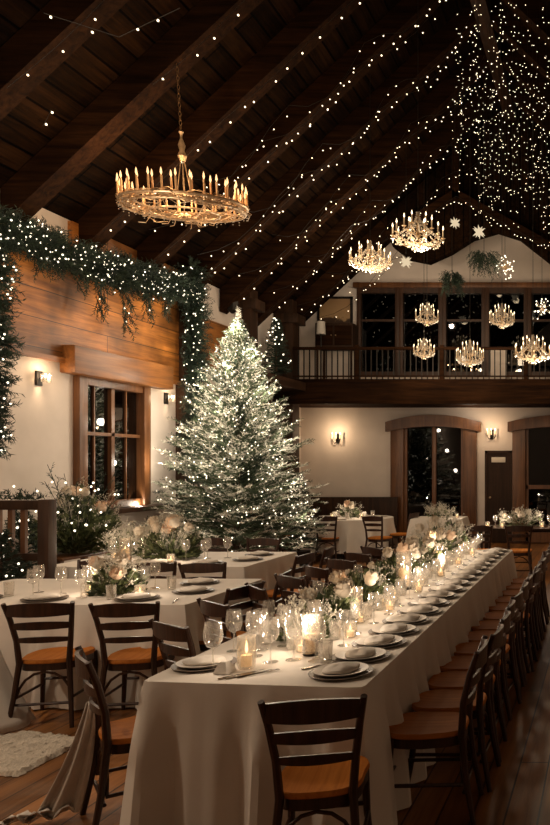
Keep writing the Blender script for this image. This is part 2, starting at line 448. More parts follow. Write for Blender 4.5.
# ------------------------------------------------------------------ lighting fixtures on walls
def sconce(y, z, rot, x, lab, W):
    s = empty('wall_sconce', (x, y, z), rot); tag(s, lab, 'wall lamp')
    # local +y points into the room
    MB().box(-.05, .05, 0, .025, -.09, .09, .008).build('back_plate', M_iron, s)
    MB().tube([(0,.02,0),(0,.09,-.02),(0,.10,.0)], .010).build('arm', M_iron, s)
    for dx in (-.045, .045):
        MB().lathe([(.026,-.05),(.030,.05),(.028,.05),(.024,-.045)], 10, (dx,.10,0)).build('shade', M_glass, s)
        MB().ball((dx, .10, .025), .010, 8, 6, (1,1,1.3)).build('bulb', M_bulbw, s)
    fwd = Matrix.Rotation(rot, 3, 'Z') @ Vector((0,.16,0))
    point('sconce_light', Vector((x,y,z+.03))+fwd, W, r=.03)
sconce(9.38, 2.87, -PI/2, XL, 'small two-bulb wall lamp on cream wall left of the side window', 6)
sconce(12.1, 2.86, -PI/2, XL, 'small two-bulb wall lamp between side window and tall Christmas tree', 3.5)
def lantern(px, py, lab, W):
    p = at(px, py, YB)
    s = empty('wall_sconce', (p.x, YB, p.z), PI); tag(s, lab, 'wall lamp')
    MB().box(-.04, .04, 0, .02, -.12, .1, .006).build('back_plate', M_iron, s)
    for dx in (-.09, 0, .09):
        MB().tube([(0,.02,-.08),(dx*.6,.08,-.12),(dx,.12,-.06),(dx,.12,-.02)], .009).build('arm', M_iron, s)
        MB().tube([(dx,.12,-.02),(dx,.12,.07)], .015).build('candle_sleeve', M_wax, s)
        MB().ball((dx,.12,.10), .016, 8, 6, (1,1,1.7)).build('bulb', M_bulbw, s)
    point('sconce_light', (p.x, YB-.34, p.z+.12), W, r=.03)
lantern(338, 438, 'three-arm iron wall lamp on back wall left of the arched doors', 11)
lantern(492, 434, 'three-arm iron wall lamp above the narrow dark door', 7)
p = at(228, 300, 14.0)
s = empty('wall_lantern', (XL, 13.95, p.z)); tag(s, 'unlit dark wall lantern high on left wall above the Christmas tree', 'lantern')
MB().tube([(.01,0,.25),(.14,0,.28),(.16,0,.15)], .02).build('bracket', M_iron, s)
MB().lathe([(.02,-.26),(.09,-.2),(.12,.05),(.06,.14),(.01,.2)], 6, (.16,0,0)).build('lantern_body', M_iron, s)

# ------------------------------------------------------------------ picture, cabinet and lamp on the gallery
a = at(318, 297, YB); b = at(353, 346, YB)
cx, cz, w2, h2 = (a.x+b.x)/2, (a.z+b.z)/2, (b.x-a.x)/2, (a.z-b.z)/2
pc = empty('framed_picture', (cx, YB, cz)); tag(pc, 'framed brown landscape picture on the cream wall above the balcony', 'picture')
m = MB()
m.box(-w2, w2, -.05, 0, h2-.05, h2); m.box(-w2, w2, -.05, 0, -h2, -h2+.05); m.box(-w2, -w2+.05, -.05, 0, -h2, h2); m.box(w2-.05, w2, -.05, 0, -h2, h2)
m.build('picture_frame', M_iron, pc, smooth=False)
def landscape():
    m, N, b = nt('landscape_canvas'); L = N.links.new
    tc = N.nodes.new('ShaderNodeTexCoord'); sp = N.nodes.new('ShaderNodeSeparateXYZ'); L(tc.outputs['Object'], sp.inputs[0])
    no = N.nodes.new('ShaderNodeTexNoise'); no.inputs['Scale'].default_value = 7; L(tc.outputs['Object'], no.inputs['Vector'])
    mr = N.nodes.new('ShaderNodeMath'); mr.operation = 'MULTIPLY_ADD'; mr.inputs[1].default_value = .35; mr.inputs[2].default_value = -.17
    L(no.outputs['Fac'], mr.inputs[0]); ad = N.nodes.new('ShaderNodeMath'); L(sp.outputs['Z'], ad.inputs[0]); L(mr.outputs[0], ad.inputs[1])
    m2 = N.nodes.new('ShaderNodeMapRange'); m2.inputs['From Min'].default_value = -.5; m2.inputs['From Max'].default_value = .5
    L(ad.outputs[0], m2.inputs['Value'])
    r = N.nodes.new('ShaderNodeValToRGB'); L(m2.outputs[0], r.inputs['Fac']); e = r.color_ramp.elements
    e[0].color = (.06,.03,.015,1); e[1].color = (.32,.19,.09,1)
    for p, c in ((.38,(.22,.12,.055,1)), (.45,(.05,.025,.012,1)), (.55,(.06,.03,.015,1)), (.60,(.40,.25,.12,1))):
        x = e.new(p); x.color = c
    L(r.outputs['Color'], b.inputs['Base Color']); return m
MB().box(-w2+.045, w2-.045, -.03, -.01, -h2+.045, h2-.045).build('canvas', landscape(), pc, smooth=False)
cb_ = empty('cabinet', (wx(337, 17.2), 17.2, 3.5)); tag(cb_, 'dark wooden cabinet below the framed picture on the balcony', 'cabinet')
MB().box(-.42, .42, -.2, .28, .92, 1.48, .01).build('body', M_post, cb_)
for s_ in (-1, 1):
    for q_ in (-.17, .25): MB().box(s_*.38-.02, s_*.38+.02, q_-.02, q_+.02, 0, .93).build('leg', M_post, cb_)
for s_ in (-1, 1):
    dr = MB().box(s_*.21-.19, s_*.21+.19, -.22, -.2, .98, 1.42, .005).build('door', M_beam, cb_)
    MB().ball((s_*.05, -.235, 1.2), .015).build('knob', M_gold, dr)
lp = empty('floor_lamp', (wx(321, 16.75), 16.75, 3.5)); tag(lp, 'slim floor lamp with white shade at left end of the balcony', 'lamp')
MB().lathe([(.09,0),(.09,.02),(.015,.04),(.015,1.2),(.02,1.22)], 12).build('base', M_iron, lp)
MB().lathe([(.10,1.18),(.085,1.46)], 14, closed=True).build('lamp_shade', simple('shade_white', (.6,.55,.48), .8), lp)

# ------------------------------------------------------------------ greenery helpers
def needle_twig(m, p, d, L, nn=8, w=.006, nl=.045, rr=rnd):
    d = d.normalized(); q = p+d*L
    a = d.cross(Vector((.3,.2,1))); 
    if a.length < .01: a = d.cross(Vector((1,0,0)))
    a.normalize(); b = d.cross(a)
    b0 = len(m.v)
    m.v += [tuple(p+a*w), tuple(p-a*w*.5+b*w*.8), tuple(p-a*w*.5-b*w*.8), tuple(q)]
    m.f += [(b0,b0+1,b0+3),(b0+1,b0+2,b0+3),(b0+2,b0,b0+3)]
    for i in range(nn):
        t = (i+.5)/nn; c = p+d*(L*t); an = rr.uniform(0, 2*PI)
        o = (a*math.cos(an)+b*math.sin(an)); tip = c+(o*.8+d*.7)*nl*rr.uniform(.7,1.2)
        s = d*w*1.3
        b0 = len(m.v); m.v += [tuple(c-s), tuple(c+s), tuple(tip)]; m.f.append((b0,b0+1,b0+2))
def conifer(m, h, r, z0=.1, n=420, seed=1, tips=None, dens=1.0, fm=None, pw=.85, up=.55):
    rr = random.Random(seed); 
    for i in range(n):
        t = (i+rr.random())/n; t = t**.8*.985
        z = z0+(h-z0)*t
        prof = (1-t)**pw*(1 if t > .08 else .72+t*3.5)
        L = r*prof*rr.uniform(.66, 1.1)+.04
        an = i*2.39996+rr.uniform(-.3,.3)
        d0 = Vector((math.cos(an), math.sin(an), .0))
        rise = up*(.25+t)+rr.uniform(-.12,.22)
        pts = []
        for k in range(5):
            u = k/4; pts.append(Vector((0,0,z))+d0*L*u+Vector((0,0,L*(rise*u-.30*u*u*(1-t)))))
        m.tube(pts, [.014*(1-t)+.004]*2+[.008*(1-t)+.003]*2+[.002], 3, False)
        k = max(3, int(L/.065*dens))
        side = Vector((-d0.y, d0.x, 0))
        for j in range(k):
            u = .22+.78*(j+rr.random()*.6)/k; u = min(u, .99)
            i0 = min(3, int(u*4)); f = u*4-i0; p = pts[i0].lerp(pts[i0+1], f)
            sg = 1 if j % 2 else -1
            dd = d0*.75+side*sg*rr.uniform(.4,1.0)+Vector((0,0,rr.uniform(-.25,.5)))
            tl = (.10+.16*(1-t))*(1-.35*t)*rr.uniform(.6,1.2)*(1.25-u*.6)*min(1, .4+r)*(1-.4*t*t)
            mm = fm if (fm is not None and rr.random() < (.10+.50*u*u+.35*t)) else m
            dd.z += up*.5*t
            needle_twig(mm, p, dd, tl, max(4, int(tl/.016)), .006, .042, rr)
            if tips is not None and rr.random() < .34: tips.append(p+dd.normalized()*tl*rr.uniform(.5,1.05))
        needle_twig(m, pts[3], (pts[4]-pts[3]), (pts[4]-pts[3]).length*1.25, 8, .006, .045, rr)
        if tips is not None: tips.append(pts[4]+Vector((0,0,.02)))
def bulbs(parent, pts, r, mat, name='bulb', maxparts=100, dirn=None):
    """first maxparts points as single bulb parts, the rest one part"""
    base = None
    for p in pts[:maxparts]:
        if base is None:
            m = MB(); m.ball((0,0,0), r, 6, 4); base = m.build(name, mat, parent); base.location = p
        else:
            c = base.copy(); COL.objects.link(c); c.parent = parent; c.location = p
    if len(pts) > maxparts:
        m = MB()
        for p in pts[maxparts:]: m.octa(p, r*1.1)
        o = m.build(name+'s', mat, parent); o['kind'] = 'stuff'

# Christmas tree
TX, TY = -5.70, 11.8
ct = empty('christmas_tree', (TX, TY, 0)); tag(ct, 'tall frosted Christmas tree covered in white lights beside side wall', 'christmas tree')
m = MB(); tips = []
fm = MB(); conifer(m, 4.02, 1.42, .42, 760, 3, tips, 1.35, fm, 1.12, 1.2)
m.build('foliage', M_treeg, ct, smooth=False); fm.build('frost_glow_tips', M_frostglow, ct, smooth=False)
MB().tube([(0,0,.0),(0,0,1.5),(0,0,3.9)], [.09,.06,.012], 10).build('trunk', M_bark, ct)
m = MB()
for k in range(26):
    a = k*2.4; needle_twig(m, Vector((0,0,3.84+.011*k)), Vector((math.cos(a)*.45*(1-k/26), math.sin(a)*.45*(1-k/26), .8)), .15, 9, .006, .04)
m.build('leader_shoot', M_frostglow, ct, smooth=False)
MB().lathe([(.28,0),(.34,.3),(.30,.3),(.25,.05)], 16).build('tree_pot', M_iron, ct)
rr = random.Random(5)
front = [p for p in tips if p.y < .35]; rr.shuffle(front)
front = front[:680]
front.sort(key=lambda p: p.y)
bulbs(ct, front, .0115, M_bulbw)
for i in range(16):
    t = (i+.5)/16; an = -PI/2+math.sin(i*2.1)*1.35; rad = 1.36*(1-t)**1.1+.20
    point('tree_light', (TX+rad*math.cos(an), TY+rad*math.sin(an), .7+3.3*t), 13*(.55+t*.6), (1,.86,.67), .05)

# second lower conifer on the right of the tree
b2 = empty('small_conifer', (-5.5, 13.65, 0)); tag(b2, 'low bushy lit conifer behind right side of the tall Christmas tree', 'tree')
m = MB(); tips = []; conifer(m, 1.6, .40, .3, 150, 8, tips, 1.1); m.build('foliage', M_green, b2, smooth=False)
MB().tube([(0,0,0),(0,0,1.4)], [.04,.01], 8).build('trunk', M_bark, b2)
MB().lathe([(.16,0),(.2,.26),(.17,.26)], 14).build('plant_pot', M_iron, b2)
rr.shuffle(tips); bulbs(b2, tips[:60], .014, M_bulbw)
# slim tree on the ledge
b3 = empty('small_conifer', (XL+.34, 15.4, 3.52)); tag(b3, 'slim dark conifer with lights standing on the high ledge', 'tree')
m = MB(); tips = []; conifer(m, 1.22, .30, .12, 130, 9, tips, 1.2); m.build('foliage', M_green, b3, smooth=False)
MB().tube([(0,0,0),(0,0,1.1)], [.03,.006], 8).build('trunk', M_bark, b3)
MB().lathe([(.09,0),(.12,.14),(.1,.14)], 12).build('plant_pot', M_iron, b3)
tips = [p for p in tips if p.y < .1]; rr.shuffle(tips); bulbs(b3, tips[:34], .016, M_bulbw)

# garlands
def garland(name, path, thick, n, label, droops=(), bulb=.6, seed=2, drop=0, cat='garland'):
    rr = random.Random(seed); path = [Vector(p) for p in path]
    o = Vector(path[0]); root = empty(name, o); tag(root, label, cat)
    seg = []; tot = 0
    for a, b in zip(path, path[1:]): seg.append((a, b, (b-a).length)); tot += (b-a).length
    def pick(t):
        d = t*tot
        for a, b, l in seg:
            if d <= l: return a+(b-a)*(d/l), (b-a).normalized()
            d -= l
        return path[-1].copy(), (path[-1]-path[-2]).normalized()
    m = MB(); pts = []
    MB().tube([p-o for p in path], .02, 6).build('rope', M_bark, root)
    for i in range(n):
        p, d = pick(rr.random())
        v = Vector((rr.gauss(0,1), rr.gauss(0,1), rr.gauss(0,1))); v -= d*v.dot(d)*.4; v.normalize()
        if v.x < -.35: v.x = -v.x*.5
        if drop and rr.random() < .5: v = (v+Vector((0,0,-drop))).normalized()
        L = thick*rr.uniform(.5,1.1)
        needle_twig(m, p-o, v, L, 12, .007, .055, rr)
        for k in range(2):
            v2 = (v+Vector((rr.uniform(-.7,.7), rr.uniform(-.7,.7), rr.uniform(-.7,.7)))).normalized()
            if v2.x < -.3: v2.x *= -1
            needle_twig(m, p-o+v*L*.4, v2, L*.6, 9, .006, .05, rr)
        if rr.random() < bulb*.24: pts.append(p-o+v*L*rr.uniform(.5,.95)+Vector((.02,-.02,.01)))
    for (t, L) in droops:
        p, d = pick(t)
        for k in range(int(L*50)):
            q = p-o+Vector((rr.uniform(0,.12), rr.uniform(-.13,.13)*(1-k/(L*50)), -L*k/(L*50)))
            v = Vector((rr.uniform(-.1,.5), rr.uniform(-.6,.6), -1)); needle_twig(m, q, v, .2, 10, .007, .05, rr)
            if rr.random() < .10: pts.append(q+Vector((.05,-.03,0)))
    m.build('foliage', M_green, root, smooth=False)
    rr.shuffle(pts); bulbs(root, pts, .0115, M_bulbw)
    return root
GX = XL+.24
zs = lambda y, a: a
sw = []
for i in range(15):
    t = i/14; y = 8.4+(12.4-8.4)*t
    z = 4.42-.08*math.sin(PI*t)+.22*t
    sw.append((GX, y, z))
garland('garland', sw, .32, 900, 'lit pine swag running along the plank wall', ((.42,.62),(.56,.75),(.68,.5),(.33,.35),(.8,.4),(.15,.3)), 1.3, 11)
garland('garland', [(GX+.03, 12.34, 5.0),(GX+.04, 12.32, 4.0),(GX+.04, 12.32, 3.0),(GX+.03, 12.32, 1.6)], .34, 760, 'lit pine garland hanging down the post left of the Christmas tree', (), .9, 12, .5)
garland('garland', [(GX-.05, 8.42, 4.55),(GX-.02, 8.42, 3.6),(GX-.05, 8.42, 2.6),(GX-.05, 8.42, 1.95)], .28, 340, 'lit pine garland hanging at the far left edge of the plank wall', (), 1.0, 13, .5)

# ------------------------------------------------------------------ string lights under the rafters
def light_string(pts, label, n_b, jitter, r, seed, group=None, name='string_lights', mat=None):
    rr = random.Random(seed); o = Vector(pts[0]); root = empty(name, o); tag(root, label, 'string lights', group)
    P = [Vector(p) for p in pts]; cum = [0]
    for a, b in zip(P, P[1:]): cum.append(cum[-1]+(b-a).length)
    MB().tube([p-o for p in P], .0035, 4).build('wire', M_iron, root)
    out = []
    for i in range(n_b):
        d = cum[-1]*(i+.5+rr.uniform(-jitter, jitter))/n_b
        for k in range(len(P)-1):
            if d <= cum[k+1] or k == len(P)-2:
                f = (d-cum[k])/max(1e-6, cum[k+1]-cum[k]); q = P[k].lerp(P[k+1], f); break
        out.append(q-o+Vector((0,rr.uniform(-.02,.02),-rr.uniform(.02,.12 if jitter > .25 else .04))))
    bulbs(root, out, r, mat or M_bulb)
    return root
def slope_pts(y, x0, x1, off, sag, y2=None, n=14):
    out = []
    for i in range(n+1):
        t = i/n; x = x0+(x1-x0)*t; yy = y if y2 is None else y+(y2-y)*t
        out.append((x, yy, roofz(x)-off-sag*abs(math.sin(PI*t*3))))
    return out
k = 0
strs = []
for i, y in enumerate(RY):
    if y < 9.9: continue
    strs.append((slope_pts(y-.16, -6.6, -2.15, .50, .05), 21, .0125))
    strs.append((slope_pts(y+.35, -6.3, -2.15, .60, .30, y+.95), 22, .010)); strs.append((slope_pts(y+.15, -5.6, -2.1, .62, .42, y+.6), 22, .009))
for i, (p, n, r) in enumerate(strs):
    light_string(p, 'string of warm fairy lights along the left roof slope, %s counting from the camera' % ORD[i+2], n, .38, r, 50+i, 'fairy light strings under the roof')
light_string(slope_pts(8.74, -5.2, -2.2, .5, .05), 'string of warm fairy lights along the left roof slope, second counting from the camera', 11, .35, .012, 41, 'fairy light strings under the roof')
light_string(slope_pts(7.5, -5.9, -2.4, .5, .05), 'string of warm fairy lights along the left roof slope, nearest to the camera', 9, .4, .011, 40, 'fairy light strings under the roof')
light_string([at(37,6,7.2), at(44,13,7.15), at(119,37,7.6), at(180,8,7.4)], 'sparse fairy light wire with four bulbs in the top left corner', 4, .2, .012, 42)
light_string([at(54,106,8.5), at(43,126,8.5)], 'short pair of fairy lights under the rafters above the left garland', 2, .1, .013, 43)
# hanging vertical string and two swags at the truss
light_string([at(462, 4, 14.8), at(463, 60, 14.8), at(461, 130, 14.8), at(459, 190, 14.8)], 'vertical string of tiny lights hanging down beside the ridge', 26, .3, .007, 60)
light_string([at(456,196,15.7), at(440,207,15.7), at(424,219,15.7), at(405,231,15.7), at(390,240,15.7)], 'light swag sloping left from the roof peak behind the chandeliers', 18, .3, .009, 61)
light_string([at(456,196,15.7), at(480,209,15.7), at(505,224,15.7), at(530,238,15.7), at(552,249,15.7)], 'light swag sloping right from the roof peak above the star lanterns', 24, .3, .009, 62)
# dense curtain of tiny lights at the right
cur = empty('fairy_light_curtain', at(505, 0, 14.0)); tag(cur, 'dense curtain of tiny white lights filling the upper right roof', 'light curtain')
rr = random.Random(21); o = Vector(cur.location); pts = []; wires = MB()
for i in range(58):
    px = 456+i*1.7+rr.uniform(-2,2); D = rr.uniform(10.0, 15.3)
    x = wx(px, D)
    zt = roofz(x)-.3; y_top = CY-(zt-EYE)*F/D
    pyb = rr.uniform(190, 232) if px > 475 else rr.uniform(95, 190)
    pyb = pyb if px < 545 else 250
    zb = EYE+(CY-pyb)*D/F
    wires.tube([Vector((x,D,zt))-o, Vector((x,D,zb))-o], .0025, 3, False)
    n = int((zt-zb)/.19)
    for j in range(n):
        z = zb+(zt-zb)*(j+rr.random())/n
        if rr.random() < .9: pts.append(Vector((x+rr.uniform(-.05,.05), D+rr.uniform(-.03,.03), z))-o)
wires.build('wires', M_iron, cur, smooth=False)
rr.shuffle(pts); bulbs(cur, pts, .0062, M_bulb)

# ------------------------------------------------------------------ chandeliers
def ring_chandelier(c, rad, label, ztop):
    root = empty('ring_chandelier', c); root.rotation_euler = (R(6),0,0); tag(root, label, 'chandelier'); rr = random.Random(3)
    m = MB(); n = 40
    for z, r_, t in ((0, rad, .016), (-.06, rad*.97, .012), (.02, rad*.80, .010), (-.10, rad*.55, .012)):
        m.tube([(r_*math.cos(2*PI*i/n), r_*math.sin(2*PI*i/n), z) for i in range(n+1)], t, 6, False)
    m.build('ring', M_gold, root)
    m = MB()
    for i in range(300):
        a = rr.uniform(0, 2*PI); r0 = rad*rr.uniform(.86,1.04); a2 = a+rr.uniform(.15,.6); r1 = rad*rr.uniform(.80,1.05)
        p0 = Vector((r0*math.cos(a), r0*math.sin(a), rr.uniform(-.07,.03))); p2 = Vector((r1*math.cos(a2), r1*math.sin(a2), rr.uniform(-.10,.05)))
        p1 = (p0+p2)/2+Vector((rr.uniform(-.04,.04), rr.uniform(-.04,.04), rr.uniform(-.05,.05)))
        m.tube([p0, p1, p2], .0045, 4, False)
    for i in range(26):
        a = rr.uniform(0, 2*PI); r0 = rad*rr.uniform(.3,.95); a2 = a+rr.uniform(-.6,.6); r1 = rad*rr.uniform(.1,.8)
        p0 = Vector((r0*math.cos(a), r0*math.sin(a), -.06)); p2 = Vector((r1*math.cos(a2), r1*math.sin(a2), rr.uniform(-.24,-.1)))
        m.tube([p0, (p0+p2)/2+Vector((0,0,-.06)), p2], .005, 4, False)
    t = m.build('twig_weave', M_gold, root); t['kind'] = 'stuff'
    for i in range(6):
        a = 2*PI*i/6
        MB().tube([(0,0,.62),(rad*.12*math.cos(a),rad*.12*math.sin(a),.16),(rad*.6*math.cos(a),rad*.6*math.sin(a),-.02),(rad*.97*math.cos(a),rad*.97*math.sin(a),0)], .006, 5).build('arm', M_gold, root)
    cn = None
    K = [(rad, 30), (rad*.86, 18)]
    for r_, q in K:
        for i in range(q):
            a = 2*PI*(i+.3)/q
            loc = (r_*math.cos(a), r_*math.sin(a), .01)
            if cn is None:
                cn = MB().lathe([(.022,0),(.026,.015),(.0115,.02),(.011,.16),(.0,.165)], 8).build('candle', M_amber, root)
                MB().lathe([(.004,.165),(.013,.190),(.008,.225),(.0,.25)], 6).build('flame', M_aflame, cn)
                cn.location = loc
            else: dup(cn, loc, parent=root)
    m = MB()
    for i in range(70):
        a = 2*PI*i/70; r_ = rad*(1 if i % 2 else .8)
        for k in range(2): m.octa((r_*math.cos(a), r_*math.sin(a), -.05-.03*k-.02*(i % 3)), .009)
    t = m.build('crystal_drops', M_crystal, root); t['kind'] = 'stuff'
    MB().lathe([(.03,.50),(.05,.56),(.025,.62),(.04,.68),(.012,.76),(.012,.80),(.03,.83),(.008,.86)], 10).build('stem', M_gold, root)
    chain(root, .86, ztop-c[2])
    for i in range(6):
        a = 2*PI*i/6; point('chandelier_light', Vector(c)+Vector((rad*.85*math.cos(a), rad*.85*math.sin(a), .24)), 10, (1,.62,.32), .05)
    return root
def chain(root, z0, z1):
    m = MB(); z = z0; k = 0
    while z < z1:
        n = 8; L = .05
        pts = []
        for i in range(n+1):
            a = 2*PI*i/n; u, w_ = .014*math.cos(a), .03*math.sin(a)
            pts.append((u, 0, z+.025+w_) if k % 2 else (0, u, z+.025+w_))
        m.tube(pts, .004, 4, False); z += L; k += 1
    m.build('chain', simple('aged_brass', (.22,.13,.06), .5, .6, .2, 20), root)
p = at(185, 205, 9.0)
ring_chandelier((p.x, p.y, p.z), .67, 'large round twig chandelier ringed with candle lights at upper left', roofz(p.x)-.05)

def crystal_chandelier(arms=10):
    """unit model: arm spread radius 1, built for a scale of about .35"""
    root = empty('crystal_chandelier'); tag(root, None, 'chandelier'); rr = random.Random(9)
    MB().lathe([(.02,-.55),(.10,-.48),(.05,-.40),(.14,-.30),(.16,-.22),(.05,-.12),(.07,0),(.12,.10),(.05,.2),(.03,.6),(.08,.68),(.03,.76),(.05,.95),(.02,1.05)], 12).build('stem', M_gold, root)
    arm = None
    for tier, (r_, z_, n_) in enumerate(((1.0, 0, arms), (.55, .42, 6))):
        for i in range(n_):
            a = 2*PI*(i+.5*tier)/n_
            if i == 0:
                pts = [(r_*u, 0, z_-.12+(-.22*math.sin(PI*u)+.10*u)*r_) for u in (.05,.2,.4,.6,.8,.95)]+[(r_, 0, z_+.02)]
                ar = MB().tube(pts, .020, 6).lathe([(.02,0),(.09,.03),(.10,.05),(.03,.05)], 8, (r_,0,z_)).build('arm', M_gold, root)
                cd = MB().lathe([(.030,.04),(.028,.38),(0,.39)], 8, (r_,0,z_)).build('candle', M_wax, ar)
                MB().lathe([(.014,.30),(.042,.37),(.028,.46),(.0,.54)], 8, (r_,0,z_)).build('flame', M_cflame, cd) if False else None
                fl = MB().lathe([(.010,.38),(.032,.44),(.020,.51),(.0,.58)], 8, (r_,0,z_)).build('flame', M_cflame, ar)
                m = MB()
                for k in range(4): m.octa((r_+.02*math.cos(k*PI/2), .06*math.sin(k*PI/2), z_-.08-.06*(k % 2)), .04)
                m.build('pendant', M_crystal, ar)
            else:
                c = dup(ar, parent=root); c.rotation_euler = (0,0,a)
            if i == 0: ar.rotation_euler = (0,0,a)
    m = MB()
    for k in range(46):
        a = k*2.4; q = .16*(1-k/46)+.05; m.octa((q*math.cos(a), q*math.sin(a), .15+k*.021), .045)
    for i in range(12):
        a = 2*PI*i/12
        for k in range(12):
            u = k/11; rr_ = .06+.86*u; z = .82-1.25*u+.42*u*u-.0
            m.octa((rr_*math.cos(a), rr_*math.sin(a), z), .045)
    for i in range(170):
        a = rr.uniform(0, 2*PI); q = rr.random()**.5*.9; m.octa((q*math.cos(a), q*math.sin(a), -.10-.5*(1-q*.7)*rr.random()), .045)
    t = m.build('crystal_beads', M_crystal, root); t['kind'] = 'stuff'
    return root
cc = Proto(crystal_chandelier())
def put_ch(px, py, D, wpx, label, W, chaintop=None):
    zf = .98 if wpx > 30 else 1.25
    p = at(px, py, D); sc = (wpx/2)*D/F/1.06
    o = cc.put(p, rnd.uniform(0,1), label, sc=(sc,sc,sc*zf))
    rd = MB(); top = chaintop if chaintop else roofz(p.x)-.1
    o2 = rd.tube([(0,0,1.0),(0,0,(top-p.z)/sc/zf)], .014/sc*.35, 5).build('suspension_rod', M_iron, o)
    if W: point('chandelier_light', p+Vector((0,-.02,-.75*sc*zf-.12)), W*1.6, (1,.76,.50), .12)
    return o
put_ch(370, 262, 12.0, 42, 'crystal chandelier left of the brightest one, hanging near the balcony picture', 30)
put_ch(418, 238, 11.0, 52, 'largest crystal chandelier, above the balcony centre with tall candle crown', 36)
put_ch(427, 318, 15.6, 24, 'small crystal chandelier before the balcony windows, upper one on the left', 7)
put_ch(502, 320, 15.6, 26, 'small crystal chandelier before the balcony windows, upper one on the right', 7)
put_ch(424, 352, 15.2, 22, 'small crystal chandelier hanging lowest on the left in front of the balcony', 6)
put_ch(470, 358, 15.2, 28, 'small crystal chandelier hanging low over the middle of the balcony railing', 7)
put_ch(533, 354, 14.0, 38, 'crystal chandelier at the right edge hanging low before the balcony', 20)
# ------------------------------------------------------------------ star lanterns
def star():
    root = empty('star_lantern'); tag(root, None, 'star lantern'); rr = random.Random(4)
    m = MB(); g = (1+5**.5)/2
    vs = [Vector(v).normalized() for v in [(-1,g,0),(1,g,0),(-1,-g,0),(1,-g,0),(0,-1,g),(0,1,g),(0,-1,-g),(0,1,-g),(g,0,-1),(g,0,1),(-g,0,-1),(-g,0,1)]]
    vs += [Vector(v).normalized() for v in [(1,1,1),(1,1,-1),(1,-1,1),(1,-1,-1),(-1,1,1),(-1,1,-1),(-1,-1,1),(-1,-1,-1)]]
    for v in vs:
        a = v.orthogonal().normalized(); b = v.cross(a); q = [v*.30+a*.2, v*.30+b*.2, v*.30-a*.2, v*.30-b*.2, v*1.0]
        m.add(q, [(0,1,4),(1,2,4),(2,3,4),(3,0,4)])
    m.ball((0,0,0), .38, 8, 6); m.build('shade', M_starE, root, smooth=False)
    return root
st = Proto(star())
for (px, py, D, r_, lab) in ((455,223,14.6,.12,'pointed star lantern nearest the roof peak, left of the larger star'),
                            (479,232,14.6,.145,'largest pointed star lantern glowing right of the roof peak'),
                            (406,262,14.6,.14,'pale star lantern hanging just below the largest crystal chandelier'),
                            ):
    p = at(px, py, D); o = st.put(p, .4*px, lab, sc=r_)
    MB().tube([(0,0,.9),(0,0,(roofz(p.x)-.2-p.z)/r_)], .003/r_, 4).build('cord', M_iron, o)
    point('star_light', p+Vector((0,-.28,0)), 2.5, (1,.75,.45), .08)
def cluster(px, py, D, rad, lab):
    p = at(px, py, D); root = empty('light_ball', p); tag(root, lab, 'hanging light'); rr = random.Random(px); pts = []; m = MB()
    for i in range(34):
        v = Vector((rr.gauss(0,1), rr.gauss(0,1), rr.gauss(0,1))).normalized()*rad*rr.uniform(.25,1)
        m.tube([(0,0,0), v], .003, 4, False); pts.append(v)
    m.build('wire_frame', M_gold, root, smooth=False); bulbs(root, pts, .013, M_bulbw)
    MB().tube([(0,0,0),(0,0,roofz(p.x)-.2-p.z)], .004, 4).build('cord', M_iron, root)
    point('ball_light', p+Vector((0,-rad-.05,0)), 4, (1,.78,.5), .08)
cluster(505, 267, 15.0, .24, 'round cluster of warm bulbs hanging above the upper windows')
cluster(542, 309, 15.0, .24, 'ball of pale bulbs hanging at the right edge above the railing')
# hanging dark greenery
for (px, py, D, w_, h_, lab) in ((452,272,15.2,.30,.5,'dark hanging bunch of greenery below the light swag'),
                           (484,252,14.9,.42,.5,'dark hanging bunch of greenery around the round bulb cluster')):
    p = at(px, py, D); root = empty('hanging_greenery', p); tag(root, lab, 'greenery', 'hanging greenery bunches'); m = MB(); rr = random.Random(px)
    for i in range(170):
        a = rr.uniform(0, 2*PI); v = Vector((math.cos(a)*w_, math.sin(a)*w_*.6, rr.uniform(-h_*1.3,.1*h_)))*rr.uniform(.2,1)
        needle_twig(m, v*.6, v.normalized()*.7+Vector((rr.uniform(-.3,.3),0,-.6)), .20, 10, .006, .05, rr)
    m.build('foliage', M_green, root, smooth=False)
    MB().tube([(0,0,0),(0,0,roofz(p.x)-.2-p.z)], .005, 4).build('cord', M_iron, root)

